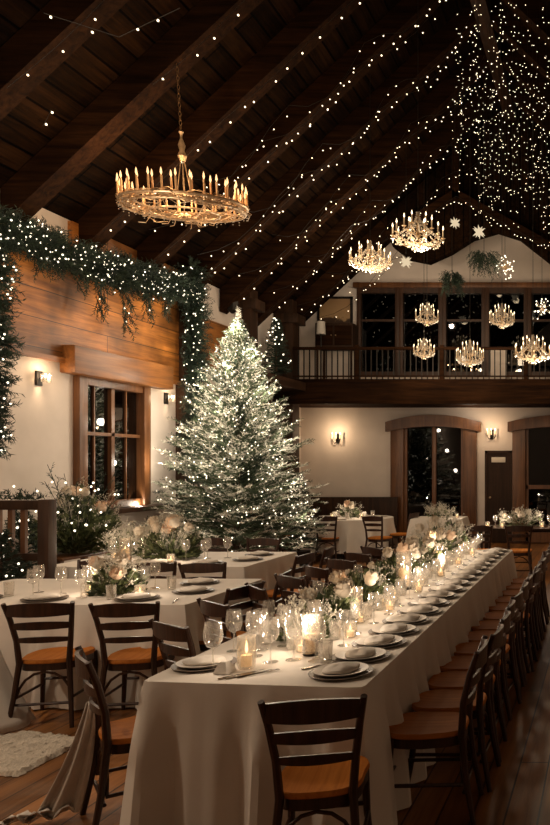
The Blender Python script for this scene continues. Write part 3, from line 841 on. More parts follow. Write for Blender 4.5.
# ------------------------------------------------------------------ chairs
def make_chair():
    root = empty('dining_chair'); tag(root, None, 'chair')
    # seat: rounded trapezoid, sitter faces +y
    pts = []
    for i in range(28):
        a = 2*PI*i/28; c, s_ = math.cos(a), math.sin(a)
        ex = .62
        x = math.copysign(abs(c)**ex, c)*(.200 if s_ > 0 else .186); y = math.copysign(abs(s_)**ex, s_)*.205
        pts.append((x, y))
    m = MB(); n = len(pts)
    rings = [(.97,.432),(1.0,.438),(1.0,.452),(.975,.460),(.80,.452),(.4,.447)]
    vs = [(x*k, y*k, z) for k, z in rings for x, y in pts]
    fs = [(i*n+j, i*n+(j+1) % n, (i+1)*n+(j+1) % n, (i+1)*n+j) for i in range(len(rings)-1) for j in range(n)]
    fs += [tuple(range(n))[::-1], tuple((len(rings)-1)*n+j for j in range(n))]
    m.add(vs, fs); m.build('seat', M_seat, root)
    m = MB(); r0 = [(.93,.385),(.97,.385),(.97,.434),(.93,.434)]
    vs = [(x*k, y*k, z) for k, z in r0 for x, y in pts]
    fs = [(i*n+j, i*n+(j+1) % n, ((i+1) % 4)*n+(j+1) % n, ((i+1) % 4)*n+j) for i in range(4) for j in range(n)]
    m.add(vs, fs); m.build('seat_frame', M_chair, root)
    for s_ in (-1, 1):
        m = MB()
        P = [(s_*.195,-.255,0),(s_*.172,-.215,.22),(s_*.152,-.190,.44),(s_*.165,-.200,.60),(s_*.186,-.235,.75),(s_*.208,-.275,.865)]
        m.tube(P, [.014,.017,.020,.018,.017,.0145], 8); m.build('back_post', M_chair, root)
        m = MB(); m.tube([(s_*.195,.205,0),(s_*.175,.175,.2),(s_*.165,.16,.43)], [.013,.017,.020], 8); m.build('leg', M_chair, root)
        m = MB(); m.tube([(s_*.181,-.20,.20),(s_*.181,.175,.20)], .010, 6); m.build('stretcher', M_chair, root)
    MB().tube([(-.17,.17,.24),(.17,.17,.24)], .010, 6).build('stretcher', M_chair, root)
    MB().tube([(-.18,-.205,.16),(.18,-.205,.16)], .010, 6).build('stretcher', M_chair, root)
    MB().tube([(-.172+.0,-.195,.20)]+[(-.165*math.cos(PI*i/8), -.19, .20+.175*math.sin(PI*i/8)) for i in range(1,8)]+[(.172,-.195,.20)], .009, 6).build('arch_brace', M_chair, root)
    for (zc, hh, hw_, yy, th) in ((.812,.078,.198,-.257,.018),(.700,.042,.180,-.225,.014),(.600,.030,.166,-.20,.014)):
        m = MB(); k = 10; vs = []
        for i in range(k+1):
            u = -1+2*i/k; x = u*hw_; y = yy-.035*(1-u*u); dz = hh/2*(1+.18*(1-u*u)) 
            zt = zc+dz+.010*(1-u*u)
            vs += [(x,y-th/2,zc-dz*.9),(x,y+th/2,zc-dz*.9),(x,y+th/2-.004*1,zt),(x,y-th/2-.004,zt)]
        fs = [(0,1,2,3),(4*k+3,4*k+2,4*k+1,4*k)]
        for i in range(k):
            for j in range(4): fs.append((4*i+j, 4*i+4+j, 4*i+4+(j+1) % 4, 4*i+(j+1) % 4))
        m.add(vs, fs); m.build('back_slat', M_chair, root)
    return root
ch = Proto(make_chair())
def chair(x, y, deg, label, group=None, sc=1.0): return ch.put((x, y, 0), R(deg), label, group, sc=sc)
# long table
LX0, LX1, LY0, LY1, TH = -2.23, -1.13, 3.55, 9.35, .76
chair(-1.225, 3.31, 12, 'ladder-back wooden chair at the near end of the long table, back to camera', sc=(.94,1,1))
chair(-2.37, 3.93, -50, 'ladder-back chair at near left corner of the long table, cream cloth hanging from it')
for i, (y, x, d_) in enumerate(((4.72,-2.43,-34),(5.42,-2.52,-38),(6.05,-2.50,-48),(6.62,-2.50,-36),(7.18,-2.48,-40),(7.75,-2.48,-30),(8.3,-2.48,-34),(8.85,-2.48,-40))):
    chair(x, y, d_, 'ladder-back chair on left side of the long table, %s back from the near left corner' % ORD[i+1], 'chairs on the left side of the long table')
for i in range(13):
    y = 3.96+.405*i
    chair(-.90+rnd.uniform(-.02,.02), y, 90+rnd.uniform(-5,5), 'dark ladder-back chair on right side of the long table, %s from the near end' % ORD[i], 'chairs on the right side of the long table', sc=(.92,1,1))
# left tables A (near) and B (far)
AX0, AX1, AY0, AY1 = -5.4, -3.12, 5.65, 6.95
BX_0, BX_1, BY0, BY1 = -5.75, -3.68, 7.75, 9.1
chair(-3.90, 5.42, 12, 'ladder-back chair with back to camera at near left table, farther left of the pair')
chair(-3.31, 5.42, 11, 'ladder-back chair with back to camera at near left table, closer to the long table')
chair(-4.66, 5.30, 16, 'ladder-back chair cut by the left picture edge at near left table')
chair(-3.06, 5.98, 78, 'ladder-back chair tucked at right end of near left table, nearer one')
chair(-3.08, 6.66, 100, 'ladder-back chair at right end of near left table, farther one')
chair(-4.40, 7.55, 12, 'ladder-back chair with back to camera at far left table beside the flowers')
chair(-3.88, 7.52, 8, 'ladder-back chair with back to camera at right corner of far left table')
chair(-3.42, 8.05, 84, 'ladder-back chair at right end of far left table, nearer one')
chair(-3.40, 8.62, 96, 'ladder-back chair at right end of far left table, farther one')
chair(-4.35, 9.42, 180, 'ladder-back chair behind far left table facing the camera, right one')
chair(-5.0, 9.42, 176, 'ladder-back chair behind far left table facing the camera, left one')
chair(-4.95, 7.22, 184, 'ladder-back chair behind near left table facing the camera')
# round table chairs
RTX, RTY = wx(350, 15.0), 15.0
chair(wx(328, 14.1), 14.15, 6, 'dark chair in front of the round table below the wall lamp, left one')
chair(wx(379, 14.1), 14.15, -14, 'dark chair in front of the round table below the wall lamp, right one')
chair(RTX-1.02, 14.75, -80, 'dark chair at the left of the round table under the wall lamp')
chair(RTX+1.05, 14.9, 80, 'dark chair at the right of the round table under the wall lamp')
# chairs at the table far right
for i, (x, y, d_) in enumerate(((-1.95,12.0,0),(-1.35,12.0,4),(-2.35,12.8,-85))):
    chair(x, y, d_, ['dark chair in front of the far right table, left one','dark chair in front of the far right table, right one','dark chair at left end of the far right table'][i])

# ------------------------------------------------------------------ tables and cloths
def table(x0, x1, y0, y1, label, name='banquet_table', h=TH-.008, mat=None):
    root = empty(name, ((x0+x1)/2, (y0+y1)/2, 0)); tag(root, label, 'table')
    hx, hy = (x1-x0)/2, (y1-y0)/2
    MB().box(-hx, hx, -hy, hy, h-.03, h, .006).build('tabletop', mat or M_post, root)
    for a in (-1, 1):
        for b in (-1, 1): MB().box(a*(hx-.1)-.03, a*(hx-.1)+.03, b*(hy-.1)-.03, b*(hy-.1)+.03, 0, h-.03).build('leg', mat or M_post, root)
    return root
def rect_cloth(x0, x1, y0, y1, label, z=TH, zb=.012, skew=0, seed=1, amp=.028, flare=.035, wl=.26):
    rr = random.Random(seed); m = MB()
    P = []   # perimeter with outward normals
    def side(a, b, nrm, step=.035):
        a = Vector(a); b = Vector(b); L = (b-a).length; k = max(4, int(L/step))
        for i in range(k): P.append((a.lerp(b, i/k), Vector(nrm), i/k*L, L))
    c = .035
    y0l = y0+skew
    side((x0+c, y0l), (x1-c, y0), (0,-1)); P.append((Vector((x1-c*.3, y0+c*.3)), Vector((.7,-.7)), 0, 0))
    side((x1, y0+c), (x1, y1-c), (1,0)); P.append((Vector((x1-c*.3, y1-c*.3)), Vector((.7,.7)), 0, 0))
    side((x1-c, y1), (x0+c, y1), (0,1)); P.append((Vector((x0+c*.3, y1-c*.3)), Vector((-.7,.7)), 0, 0))
    side((x0, y1-c), (x0, y0l+c), (-1,0)); P.append((Vector((x0+c*.3, y0l+c*.3)), Vector((-.7,-.7)), 0, 0))
    n = len(P); ph = [rr.uniform(0, 6.28) for _ in range(8)]
    # fold profile along cumulative length
    cum = 0; off = []
    prev = P[0][0]
    for p, nr, s_, L in P:
        cum += (p-prev).length; prev = p
        f = math.sin(cum*2*PI/wl+ph[0])+.6*math.sin(cum*2*PI/(wl*.61)+ph[1])+.5*math.sin(cum*2*PI/(wl*2.3)+ph[2])
        e = 1.0 if L == 0 else math.exp(-min(s_, L-s_)/.12)
        off.append((f, e))
    LV = 12; vs = []
    for l in range(LV+1):
        t = l/LV; zz = z-(z-zb)*t**1.15
        for i, (p, nr, s_, L) in enumerate(P):
            f, e = off[i]
            o_ = min(1, t*2.2)*(amp*.75*(f+1.2)*(.35+.65*t)*(1-.4*e))+flare*t+e*.075*t+ (.004 if l else 0)
            q = p+nr.normalized()*max(o_, .003*t+.0)
            vs.append((q.x, q.y, zz if l else z))
    fs = [(l*n+i, l*n+(i+1) % n, (l+1)*n+(i+1) % n, (l+1)*n+i) for l in range(LV) for i in range(n)]
    fs.append(tuple(range(n)))
    m.add(vs, fs)
    o = m.build('tablecloth', M_cloth); tag(o, label, 'tablecloth')
    return o
table(LX0+.03, LX1-.03, LY0+.12, LY1-.03, 'long banquet table under the cream floor-length cloth')
rect_cloth(LX0, LX1, LY0, LY1, 'cream floor-length cloth on the long banquet table', skew=.10, seed=4, wl=.30, amp=.055, flare=.005)
table(AX0+.03, AX1-.03, AY0+.03, AY1-.03, 'banquet table nearest the left edge under a cream cloth')
rect_cloth(AX0, AX1, AY0, AY1, 'cream cloth on the near left table behind two chairs', seed=5, amp=.036)
table(BX_0+.03, BX_1-.03, BY0+.03, BY1-.03, 'banquet table near the Christmas tree under a cream cloth')
rect_cloth(BX_0, BX_1, BY0, BY1, 'cream cloth on the far left table in front of the Christmas tree', seed=6)
def round_cloth(cx_, cy_, r, label, zb=.15, seed=1):
    m = MB(); n = 96; LV = 8; vs = []
    for l in range(LV+1):
        t = l/LV
        for i in range(n):
            a = 2*PI*i/n; rr_ = r+(.05*math.sin(a*14+seed)+.02*math.sin(a*23))*min(1, t*1.6)*.8+.06*t
            vs.append((rr_*math.cos(a), rr_*math.sin(a), TH-(TH-zb)*t))
    fs = [(l*n+i, l*n+(i+1) % n, (l+1)*n+(i+1) % n, (l+1)*n+i) for l in range(LV) for i in range(n)]; fs.append(tuple(range(n)))
    m.add(vs, fs); o = m.build('tablecloth', M_cloth, loc=(cx_, cy_, 0)); tag(o, label, 'tablecloth')
t = empty('round_table', (RTX, RTY, 0)); tag(t, 'round dining table under a cream cloth by the back wall', 'table')
MB().lathe([(.80,TH-.04),(.80,TH-.008)], 40).build('tabletop', M_post, t)
for i in range(4):
    a = PI/4+i*PI/2; MB().tube([(.55*math.cos(a), .55*math.sin(a), 0), (.5*math.cos(a), .5*math.sin(a), TH-.04)], .025).build('leg', M_post, t)
round_cloth(RTX, RTY, .83, 'cream cloth on the round table below the back wall lamp')
SX0, SX1 = wx(418, 15.2), wx(466, 15.2)
table(SX0+.03, SX1-.03, 14.6, 15.4, 'small table under a cloth before the arched doors')
rect_cloth(SX0, SX1, 14.55, 15.45, 'cream cloth on the small table before the arched doors', seed=8, zb=.2)
table(-2.15, .3, 12.45, 13.25, 'dark wooden table at the right edge behind the long table', 'dining_table', h=.76)
# bench behind the round table
bn = empty('wooden_bench', ((wx(350, 16.9)), 16.95, 0)); tag(bn, 'dark wooden bench along the back wall behind the round table', 'bench')
MB().box(-.98, 1.0, -.28, .15, .40, .45, .01).build('seat', M_post, bn)
MB().box(-.98, 1.0, .15, .20, .45, 1.08, .01).build('backrest', M_post, bn)
for s_ in (-1, 1): MB().box(s_*.94-.03, s_*.94+.03, -.26, .2, 0, .40).build('leg', M_post, bn)

# ------------------------------------------------------------------ tableware
def mk_plate():
    o = MB().lathe([(0,.004),(.09,.004),(.092,0),(.10,.004),(.130,.014),(.132,.018),(.126,.018),(.098,.010),(0,.008)], 32).build('dinner_plate', M_plate); return Proto(tag(o, None, 'plate'))
def mk_charger():
    o = MB().lathe([(0,.0),(.11,.0),(.153,.010),(.155,.014),(.150,.014),(.11,.006),(0,.005)], 32).build('charger_plate', M_charger); return Proto(tag(o, None, 'plate'))
def mk_napkin():
    m = MB(); n = 24; rings = [(.99,.0),(1,.006),(.94,.013),(.6,.020),(.3,.026),(.02,.027)]; vs = []
    for k, z in rings:
        for i in range(n):
            a = 2*PI*i/n; ex = .75; c, s_ = math.cos(a), math.sin(a)
            vs.append((math.copysign(abs(c)**ex, c)*.100*k, math.copysign(abs(s_)**ex, s_)*.075*k, z+.003*math.sin(3*a+k*4)*(k > .2)))
    fs = [(l*n+i, l*n+(i+1) % n, (l+1)*n+(i+1) % n, (l+1)*n+i) for l in range(len(rings)-1) for i in range(n)]
    fs += [tuple(range(n))[::-1], tuple((len(rings)-1)*n+i for i in range(n))]
    m.add(vs, fs); o = m.build('napkin', M_napkin); return Proto(tag(o, None, 'napkin'))
P_plate, P_charger, P_nap = mk_plate(), mk_charger(), mk_napkin()
def setting(x, y, where, rz=0, z=TH):
    z += .002
    P_charger.put((x, y, z), 0, 'dark charger plate '+where)
    P_plate.put((x, y, z+.008), 0, 'cream dinner plate '+where)
    P_nap.put((x+rnd.uniform(-.005,.005), y, z+.023), rz+R(rnd.uniform(-14,14)), 'folded cream napkin '+where)
for i in range(18):
    setting(-1.31+rnd.uniform(-.006,.006), 3.78+.312*i, 'on the long table, %s from near end' % ORD[i], PI/2)
setting(-2.07, 3.93, 'at the near left corner of the long table')
for i, y in enumerate((5.3,6.6,7.9)): setting(-2.06, y, 'on long table left side, %s beyond corner' % ORD[i], PI/2)
for i, (x, y) in enumerate(((-3.62,5.88),(-3.37,6.22),(-3.55,6.66),(-4.32,5.86),(-4.85,5.88))):
    setting(x, y, ('at right front of the near left table','at the right end of the near left table','at back right corner of the near left table','beside the glasses on the near left table','at the left edge of the near left table')[i])
for i, (x, y) in enumerate(((-4.18,8.0),(-3.90,8.3),(-3.98,8.75),(-4.7,7.98))):
    setting(x, y, ('at front of the far left table','at the right end of the far left table','at back right corner of the far left table','left of the flowers on the far left table')[i])
def wine_glass():
    root = empty('wine_glass'); tag(root, None, 'wine glass')
    MB().lathe([(.034,0),(.034,.002),(.006,.006),(.0035,.02),(.0035,.085),(.008,.092)], 16).build('stem', M_glass, root)
    MB().lathe([(.004,.090),(.024,.100),(.036,.125),(.038,.150),(.032,.200)], 18, closed=True).build('bowl', M_glass, root); return root
def tumbler():
    root = MB().lathe([(.0,.003),(.028,.0),(.032,.01),(.036,.11),(.034,.11),(.030,.012),(0,.010)], 18).build('tumbler', M_glass); return tag(root, None, 'glass')
P_wine, P_tum = Proto(wine_glass()), Proto(tumbler())
def votive():
    o = MB().lathe([(.028,0),(.034,.004),(.040,.04),(.036,.095),(.034,.095),(.037,.04),(.030,.008),(.0,.006)], 18).build('votive_glass', M_frostglass); return tag(o, None, 'candle holder')
def candle(r, h, name='candle'):
    root = empty(name); tag(root, None, 'candle')
    MB().lathe([(r,0),(r,h),(r*.8,h-.003),(.0,h-.004)], 14).build('wax', M_lit, root)
    MB().tube([(0,0,h-.004),(.0008,0,h+.008)], .001, 4).build('wick', M_iron, root)
    MB().lathe([(.0015,.004),(.0065,.013),(.0045,.026),(.0,.040)], 8, (0,0,h)).build('flame', M_flame, root); return root
P_vot, P_tea, P_pil = Proto(votive()), Proto(candle(.022,.03)), Proto(candle(.037,.12,'pillar_candle'))
def hurricane():
    root = empty('hurricane_glass'); tag(root, None, 'candle holder')
    MB().lathe([(.05,0),(.055,.006),(.02,.012),(.018,.02)], 16).build('base', M_iron, root)
    MB().lathe([(.052,.020),(.056,.024),(.056,.27),(.054,.27),(.054,.026),(0,.026)], 20).build('glass_cylinder', M_glass, root); return root
P_hur = Proto(hurricane())
def put_votive(x, y, where, W=.9, z=TH):
    W *= .5
    P_vot.put((x, y, z+.002), 0, 'votive glass '+where); P_tea.put((x, y, z+.010), 0, 'lit tealight '+where)
    if W: point('candle_light', (x, y, z+.17), W*1.6, (1,.80,.60), .02)
def put_hur(x, y, where, W=1.5, z=TH, sc=1):
    W *= .6
    P_hur.put((x, y, z+.002), 0, 'hurricane glass '+where, sc=sc); P_pil.put((x, y, z+.03*sc), 0, 'lit pillar candle '+where, sc=sc)
    if W: point('candle_light', (x+.0, y, z+.36*sc), W*.8, (1,.66,.36), .02)
# long table: glasses row between plates and flowers
for i in range(18):
    y = 4.02+.305*i
    P_wine.put((-1.515+rnd.uniform(-.02,.02), y+.05, TH+.002), rnd.uniform(0,6), 'wine glass left of the plates on the long table, %s from the near end' % ORD[i])
    P_tum.put((-1.60+rnd.uniform(-.02,.02), y+.20, TH+.002), 0, 'water tumbler behind the plates on the long table, %s from the near end' % ORD[i])
for i in range(13):
    y = 4.25+.42*i
    put_votive(-1.55+(.035 if i % 2 else -.045)-.02, y-.09, 'along the glasses of the long table, %s from the near end' % ORD[i], 2.3)
NEAR = [(-1.98,3.84),(-1.66,4.05),(-1.90,4.12)]
for i, (x, y) in enumerate(NEAR):
    P_wine.put((x, y, TH+.002), 0, 'wine glass at near end of the long table, %s' % ('behind the left corner plate','glowing beside the lit votive','standing between votive and flowers')[i], sc=1.22)
for i, (x, y) in enumerate(((-1.47,4.0),(-1.97,4.40),(-1.76,4.28))):
    P_tum.put((x, y, TH+.002), 0, 'water tumbler at near end of the long table, %s' % ('beside the first right plates','farthest left near the chairs','just before the first flowers')[i])
for i, (x, y) in enumerate(((-1.93,4.26),(-1.76,4.00),(-1.72,4.50),(-1.53,4.02),(-2.07,4.24),(-1.84,4.36))):
    P_wine.put((x, y, TH+.002), 0, 'wine glass on near end of long table, '+('third from left','right of the tall lit glass','behind the nearest pillar candle','left of the first right plate','leftmost and farthest back','before the white blossoms')[i], sc=1.15)
P_vot.put((-1.83, 3.88, TH+.002), 0, 'tall glass with lit candle beside the cutlery of the long table', sc=(1.2,1.2,1.75)); P_tea.put((-1.83, 3.88, TH+.014), 0, 'lit candle inside the tall glass beside the cutlery', sc=(1.2,1.2,1.9))
point('candle_light', (-1.83, 3.88, TH+.26), 2.2, (1,.8,.6), .02)
put_votive(-1.68, 4.22, 'just before the first flowers of the long table', 2.6)
put_hur(-1.61, 4.16, 'nearest of all on the long table', 1.0, sc=.8)
put_hur(-1.68, 6.35, 'in the middle of the long table', 2, sc=1.15)
put_hur(-1.70, 5.2, 'between the first two flower bunches of the long table', 2, sc=.75)
put_hur(-1.70, 7.7, 'toward the far end of the long table', 2, sc=.9)
for i, y in enumerate((4.9,5.7,6.6,7.4)):
    P_wine.put((-2.08, y-.2, TH+.002), 0, 'wine glass on left side of the long table, %s from the front' % ORD[i])
# cutlery
def knife():
    root = empty('knife'); tag(root, None, 'knife')
    MB().box(-.007, .007, -.11, -.01, .0, .007, .002).build('handle', M_steel, root)
    MB().prism([(-.007,-.01),(.008,-.01),(.009,.08),(.003,.115),(-.006,.11)], .002, .0045, 'z').build('blade', M_steel, root); return root
def fork():
    root = empty('fork'); tag(root, None, 'fork')
    MB().tube([(0,-.1,.004),(0,0,.004),(0,.04,.006)], [.006,.0035,.004], 6).build('handle', M_steel, root)
    m = MB(); m.box(-.011, .011, .038, .058, .004, .0065)
    for k in range(4): m.box(-.011+k*.0065, -.0085+k*.0065, .058, .10, .004, .0065)
    m.build('tines', M_steel, root, smooth=False); return root
P_kn, P_fk = Proto(knife()), Proto(fork())
P_kn.put((-1.80, 3.76, TH+.002), R(-40), 'steel knife nearest the votive at near end of the long table')
P_kn.put((-1.765, 3.765, TH+.002), R(-42), 'steel knife beside the other knife at near end of the long table')
P_fk.put((-1.72, 3.775, TH+.002), R(-45), 'steel fork at near end of the long table beside the knives')
P_fk.put((-1.43, 4.08, TH+.002), R(50), 'steel fork crossing behind the first right plate of the long table')
P_kn.put((-1.46, 3.93, TH+.002), R(-45), 'steel knife crossing behind the first right plate of the long table')
P_fk.put((-3.28, 5.80, TH+.002), R(20), 'steel fork at front right of the near left table')
nf = MB().lathe([(.0,0),(.055,.0),(.04,.03),(.02,.055),(0,.06)], 4).build('napkin', M_napkin, loc=(-1.90,3.80,TH+.004)); nf.rotation_euler = (0,0,.6); tag(nf, 'small pointed folded napkin by the cutlery at near end of long table', 'napkin')
# left tables glassware
LA = [(-4.50,5.98),(-4.38,6.12),(-4.62,6.20),(-4.22,6.20),(-4.10,5.95),(-3.72,6.15),(-3.80,6.42)]
LAn = ['leftmost front glass','front glass nearest the left chair','back glass at left','middle glass left of flowers','glass touching the flowers at left','glass right of the flowers','back glass right of the flowers']
for (x, y), nn in zip(LA, LAn): P_wine.put((x, y, TH+.002), 0, 'wine glass on the near left table, '+nn, sc=1.1)
for i, (x, y) in enumerate(((-4.72,6.02),(-3.82,5.88),(-3.62,6.35),(-4.3,6.45))):
    P_tum.put((x, y, TH+.002), 0, 'tumbler on the near left table, %s from the left' % ORD[(0,2,3,1)[i]])
LB = [(-4.55,8.25),(-4.42,8.45),(-4.32,8.2),(-4.22,8.5),(-5.25,8.1),(-5.1,8.3)]
for i, (x, y) in enumerate(LB): P_wine.put((x, y, TH+.002), 0, 'wine glass on the far left table, %s' % ('first right of the flowers','second right of the flowers','third right of the flowers','last before the plates','leftmost','between leftmost glass and flowers')[i], sc=1.15)
put_votive(-4.12, 6.08, 'left of the flowers on the near left table', 2.2); put_votive(-3.66, 5.98, 'right of the flowers on the near left table', 2)
put_votive(-4.6, 8.05, 'in front of the flowers on the far left table', 2.5); put_votive(-5.35, 8.3, 'left of the flowers on the far left table', 2.5)
put_hur(-4.05, 6.30, 'on the near left table behind the flowers', 2.5, sc=.8)
put_hur(-5.05, 8.0, 'on the far left table', 2.5, sc=1)

# ------------------------------------------------------------------ flowers
def rose_mesh(name, mat):
    m = MB(); rr = random.Random(2)
    for ring, (n, r_, z_, w_, tilt) in enumerate(((6,.038,.002,.044,.1),(5,.031,.008,.040,-.2),(4,.021,.014,.032,-.3),(3,.011,.018,.024,-.2))):
        for i in range(n):
            a = 2*PI*i/n+ring*.6
            vs = []
            for v in range(4):
                for u in range(5):
                    uu = (u/4-.5)*2; vv = v/3
                    rad = r_*(.45+.55*vv)+tilt*.010*vv*vv; an = a+uu*(w_/max(r_,.012))*.62*(math.sin(PI*(.25+.6*vv)))
                    vs.append((rad*math.cos(an), rad*math.sin(an), z_+.034*vv*(1-.25*uu*uu)-tilt*.012*vv*vv-.012*(1-vv)))
            m.add(vs, [(v*5+u, v*5+u+1, v*5+u+6, v*5+u+5) for v in range(3) for u in range(4)])
    m.ball((0,0,.008), .030, 10, 7)
    o = m.build(name, mat); return o
proto_white = rose_mesh('rose', M_white); proto_peach = rose_mesh('rose', M_peach); _used = {}
def put_rose(parent, loc, peach, sc, tilt):
    src = proto_peach if peach else proto_white
    if src.name not in _used: _used[src.name] = 1; c = src
    else: c = src.copy(); COL.objects.link(c)
    c.parent = parent; c.location = loc; c.scale = (sc,)*3; c.rotation_euler = tilt
    if peach: c['label'] = 'peach rose'
    elif 'label' in c: del c['label']
def arrangement(x, y, lx, ly, h, label, leaves=260, roses=5, peach=1, breath=120, z=TH, seed=1, twigs=0, vase=False, rs=1.0, ls=1.0):
    rr = random.Random(seed); root = empty('flower_arrangement', (x, y, z)); tag(root, label, 'flowers')
    m = MB()
    for i in range(leaves):
        a = rr.uniform(0, 2*PI); q = rr.random()**.6; hz = h*rr.uniform(.08,.95)*(1.1-.6*q)
        tip = Vector((lx*q*math.cos(a), ly*q*math.sin(a), hz)); base = Vector((tip.x*.35, tip.y*.35, hz*.25))
        d = (tip-base).normalized(); s_ = d.cross(Vector((rr.uniform(-1,1), rr.uniform(-1,1), rr.uniform(-.3,1)))).normalized()
        L = rr.uniform(.05,.09)*ls; w_ = L*.27; up = d.cross(s_)*.006
        c = tip-d*L*.5
        m.add([c-d*L*.5, c+s_*w_+up, c+d*L*.5, c-s_*w_+up, c-up], [(0,1,4),(1,2,4),(2,3,4),(3,0,4)])
        if i % 4 == 0: m.tube([base, c-d*L*.5], .0018, 3, False)
    m.build('foliage', M_leaf, root, smooth=False)
    m = MB()
    for i in range(breath//8):
        a = rr.uniform(0, 2*PI); q = rr.random()**.6; c = Vector((lx*q*math.cos(a)*.95, ly*q*math.sin(a)*.95, h*rr.uniform(.45,1.12)*(1.05-.4*q)))
        m.tube([Vector((c.x*.4, c.y*.4, h*.2)), c], .0012, 3, False)
        for k in range(9):
            v = c+Vector((rr.gauss(0,1), rr.gauss(0,1), rr.gauss(0,1)))*.028; m.octa(v, rr.uniform(.004,.009)); m.tube([c-Vector((0,0,.02)), v], .0008, 3, False)
    b = m.build('small_blossoms', M_breath, root, smooth=False); b['kind'] = 'stuff'
    for i in range(roses):
        a = -PI/2+rr.uniform(-1.5,1.5) if i % 3 else rr.uniform(0, 6.28); q = rr.uniform(.25,.8)
        loc = Vector((lx*q*math.cos(a), ly*q*math.sin(a), h*rr.uniform(.5,.85)))
        sc_ = rs*rr.uniform(.8,1.15)
        put_rose(root, loc, i < peach, sc_, (rr.uniform(.3,1.0)*(-math.sin(a)) , rr.uniform(.2,.8)*math.cos(a), rr.uniform(0,6)))
        MB().tube([(loc.x*.3, loc.y*.3, 0), loc-Vector((0,0,.012))], .0025, 4).build('stem', M_leaf, root)
    if twigs:
        m = MB()
        for i in range(twigs):
            a = rr.uniform(0, 2*PI); p = Vector((0,0,h*.2)); d = Vector((math.cos(a)*lx*1.2, math.sin(a)*ly, h*rr.uniform(.6,1.15))); L = d.length*rr.uniform(.6,1); d.normalize()
            m.tube([p, p+d*L], .003, 3, False)
            for k in range(6): needle_twig(m, p+d*L*(.3+.12*k), d+Vector((rr.uniform(-1,1), rr.uniform(-1,1), rr.uniform(-.4,.6))), .12, 8, .005, .035, rr)
        m.build('pine_sprigs', M_green, root, smooth=False)
    return root
FX = -1.84
arrangement(-1.80, 4.55, .20, .20, .24, 'loose white baby-breath bunch nearest on the long table', 120, 1, 0, 300, seed=31)
arrangement(FX+.03, 4.98, .22, .26, .27, 'cream rose and greenery bunch behind the nearest candle on the long table', 380, 5, 1, 120, seed=32, rs=1.35)
arrangement(FX, 5.62, .24, .32, .30, 'white and greenery bunch on long table, before the middle hurricane candle', 420, 5, 1, 110, seed=33, rs=1.3)
arrangement(FX-.04, 6.28, .22, .28, .26, 'dark leafy bunch beside the middle hurricane candle', 460, 2, 0, 60, seed=34)
arrangement(FX, 6.92, .25, .32, .34, 'cream rose bunch just beyond the middle hurricane candle', 380, 7, 1, 130, seed=35, rs=1.4)
arrangement(FX, 7.58, .25, .32, .36, 'cream rose bunch on long table, third from its far end', 380, 7, 0, 160, seed=36, rs=1.4)
arrangement(FX-.03, 8.25, .27, .32, .42, 'leafy white bunch on long table, second from its far end', 260, 6, 1, 260, seed=37, rs=1.4)
arrangement(FX, 8.92, .27, .30, .46, 'tall white blossom bunch at the far end of the long table', 240, 6, 0, 420, seed=38, rs=1.4)
arrangement(-3.92, 6.12, .24, .20, .33, 'peach and white flower bunch on the near left table', 320, 6, 3, 330, seed=39, rs=1.45)
arrangement(-4.82, 8.42, .36, .28, .50, 'large white and blush flower bunch on the far left table', 380, 9, 3, 700, seed=40, rs=1.6, ls=1.4)
arrangement(-5.40, 8.62, .26, .22, .36, 'white feathery flower bunch at left of the far left table', 160, 2, 0, 700, seed=41, rs=1.5)
arrangement(wx(350,15), 15.0, .22, .2, .32, 'white flower bunch on the round table', 120, 5, 1, 260, seed=42, rs=1.7)
arrangement(wx(440,15), 15.0, .3, .2, .28, 'pale feathery flower bunch on the small table before the arched doors', 60, 1, 0, 520, seed=43)
arrangement(-1.40, 12.8, .42, .25, .32, 'white flower bunch glowing on the far right table', 120, 4, 0, 620, seed=44, rs=1.5)
for i, (dx, dy) in enumerate(((-.45,-.35),(.45,-.3),(0,-.55),(-.55,.2),(.55,.25),(.05,.55))):
    P_plate.put((RTX+dx, RTY+dy, TH+.002), 0, 'cream plate on the round table, '+('front left','front right','front middle','back left','back right','back middle')[i])
    P_tum.put((RTX+dx*.62+.06, RTY+dy*.62, TH+.002), 0, 'tumbler on the round table, '+('front left','front right','front middle','back left','back right','back middle')[i], sc=1.2)
put_votive(RTX-.28, RTY-.2, 'on the round table, left', 3.5); put_votive(RTX+.3, RTY-.22, 'on the round table, right', 3.5)
for i, x in enumerate((-1.95,-1.05,-.8,-1.7)):
    put_votive(x, 12.62 if i < 3 else 12.56, 'on the far right table, %s' % ('leftmost','right of the flowers','rightmost','second from left')[i], 2.5)
    P_wine.put((x+.12, 12.68, TH+.002), 0, 'wine glass on the far right table, %s' % ('leftmost','right of the flowers','rightmost','second from left')[i])
put_votive(wx(458,14.9), 14.8, 'on the small table before the arched doors', 2)

# ------------------------------------------------------------------ console under the window with the big arrangement
cs = table(-6.85, -6.25, 8.75, 9.95, 'reddish wooden console under the side window', 'console_table', h=.72, mat=M_trimw)
arrangement(-6.45, 9.3, .52, .50, .88, 'large lit pine and blossom arrangement below the side window', 1100, 8, 2, 900, z=.722, seed=51, twigs=20, rs=1.9, ls=1.9)
rr = random.Random(77)
ar = bpy.data.objects[[o.name for o in COL.objects if o.get('label','').startswith('large lit pine')][0]]
bulbs(ar, [Vector((rr.uniform(-.45,.48), rr.uniform(-.5,.2), rr.uniform(.2,.88))) for _ in range(46)], .013, M_bulbw)
point('arrangement_light', (-5.75, 8.75, 1.25), 2, (1,.8,.6), .1)
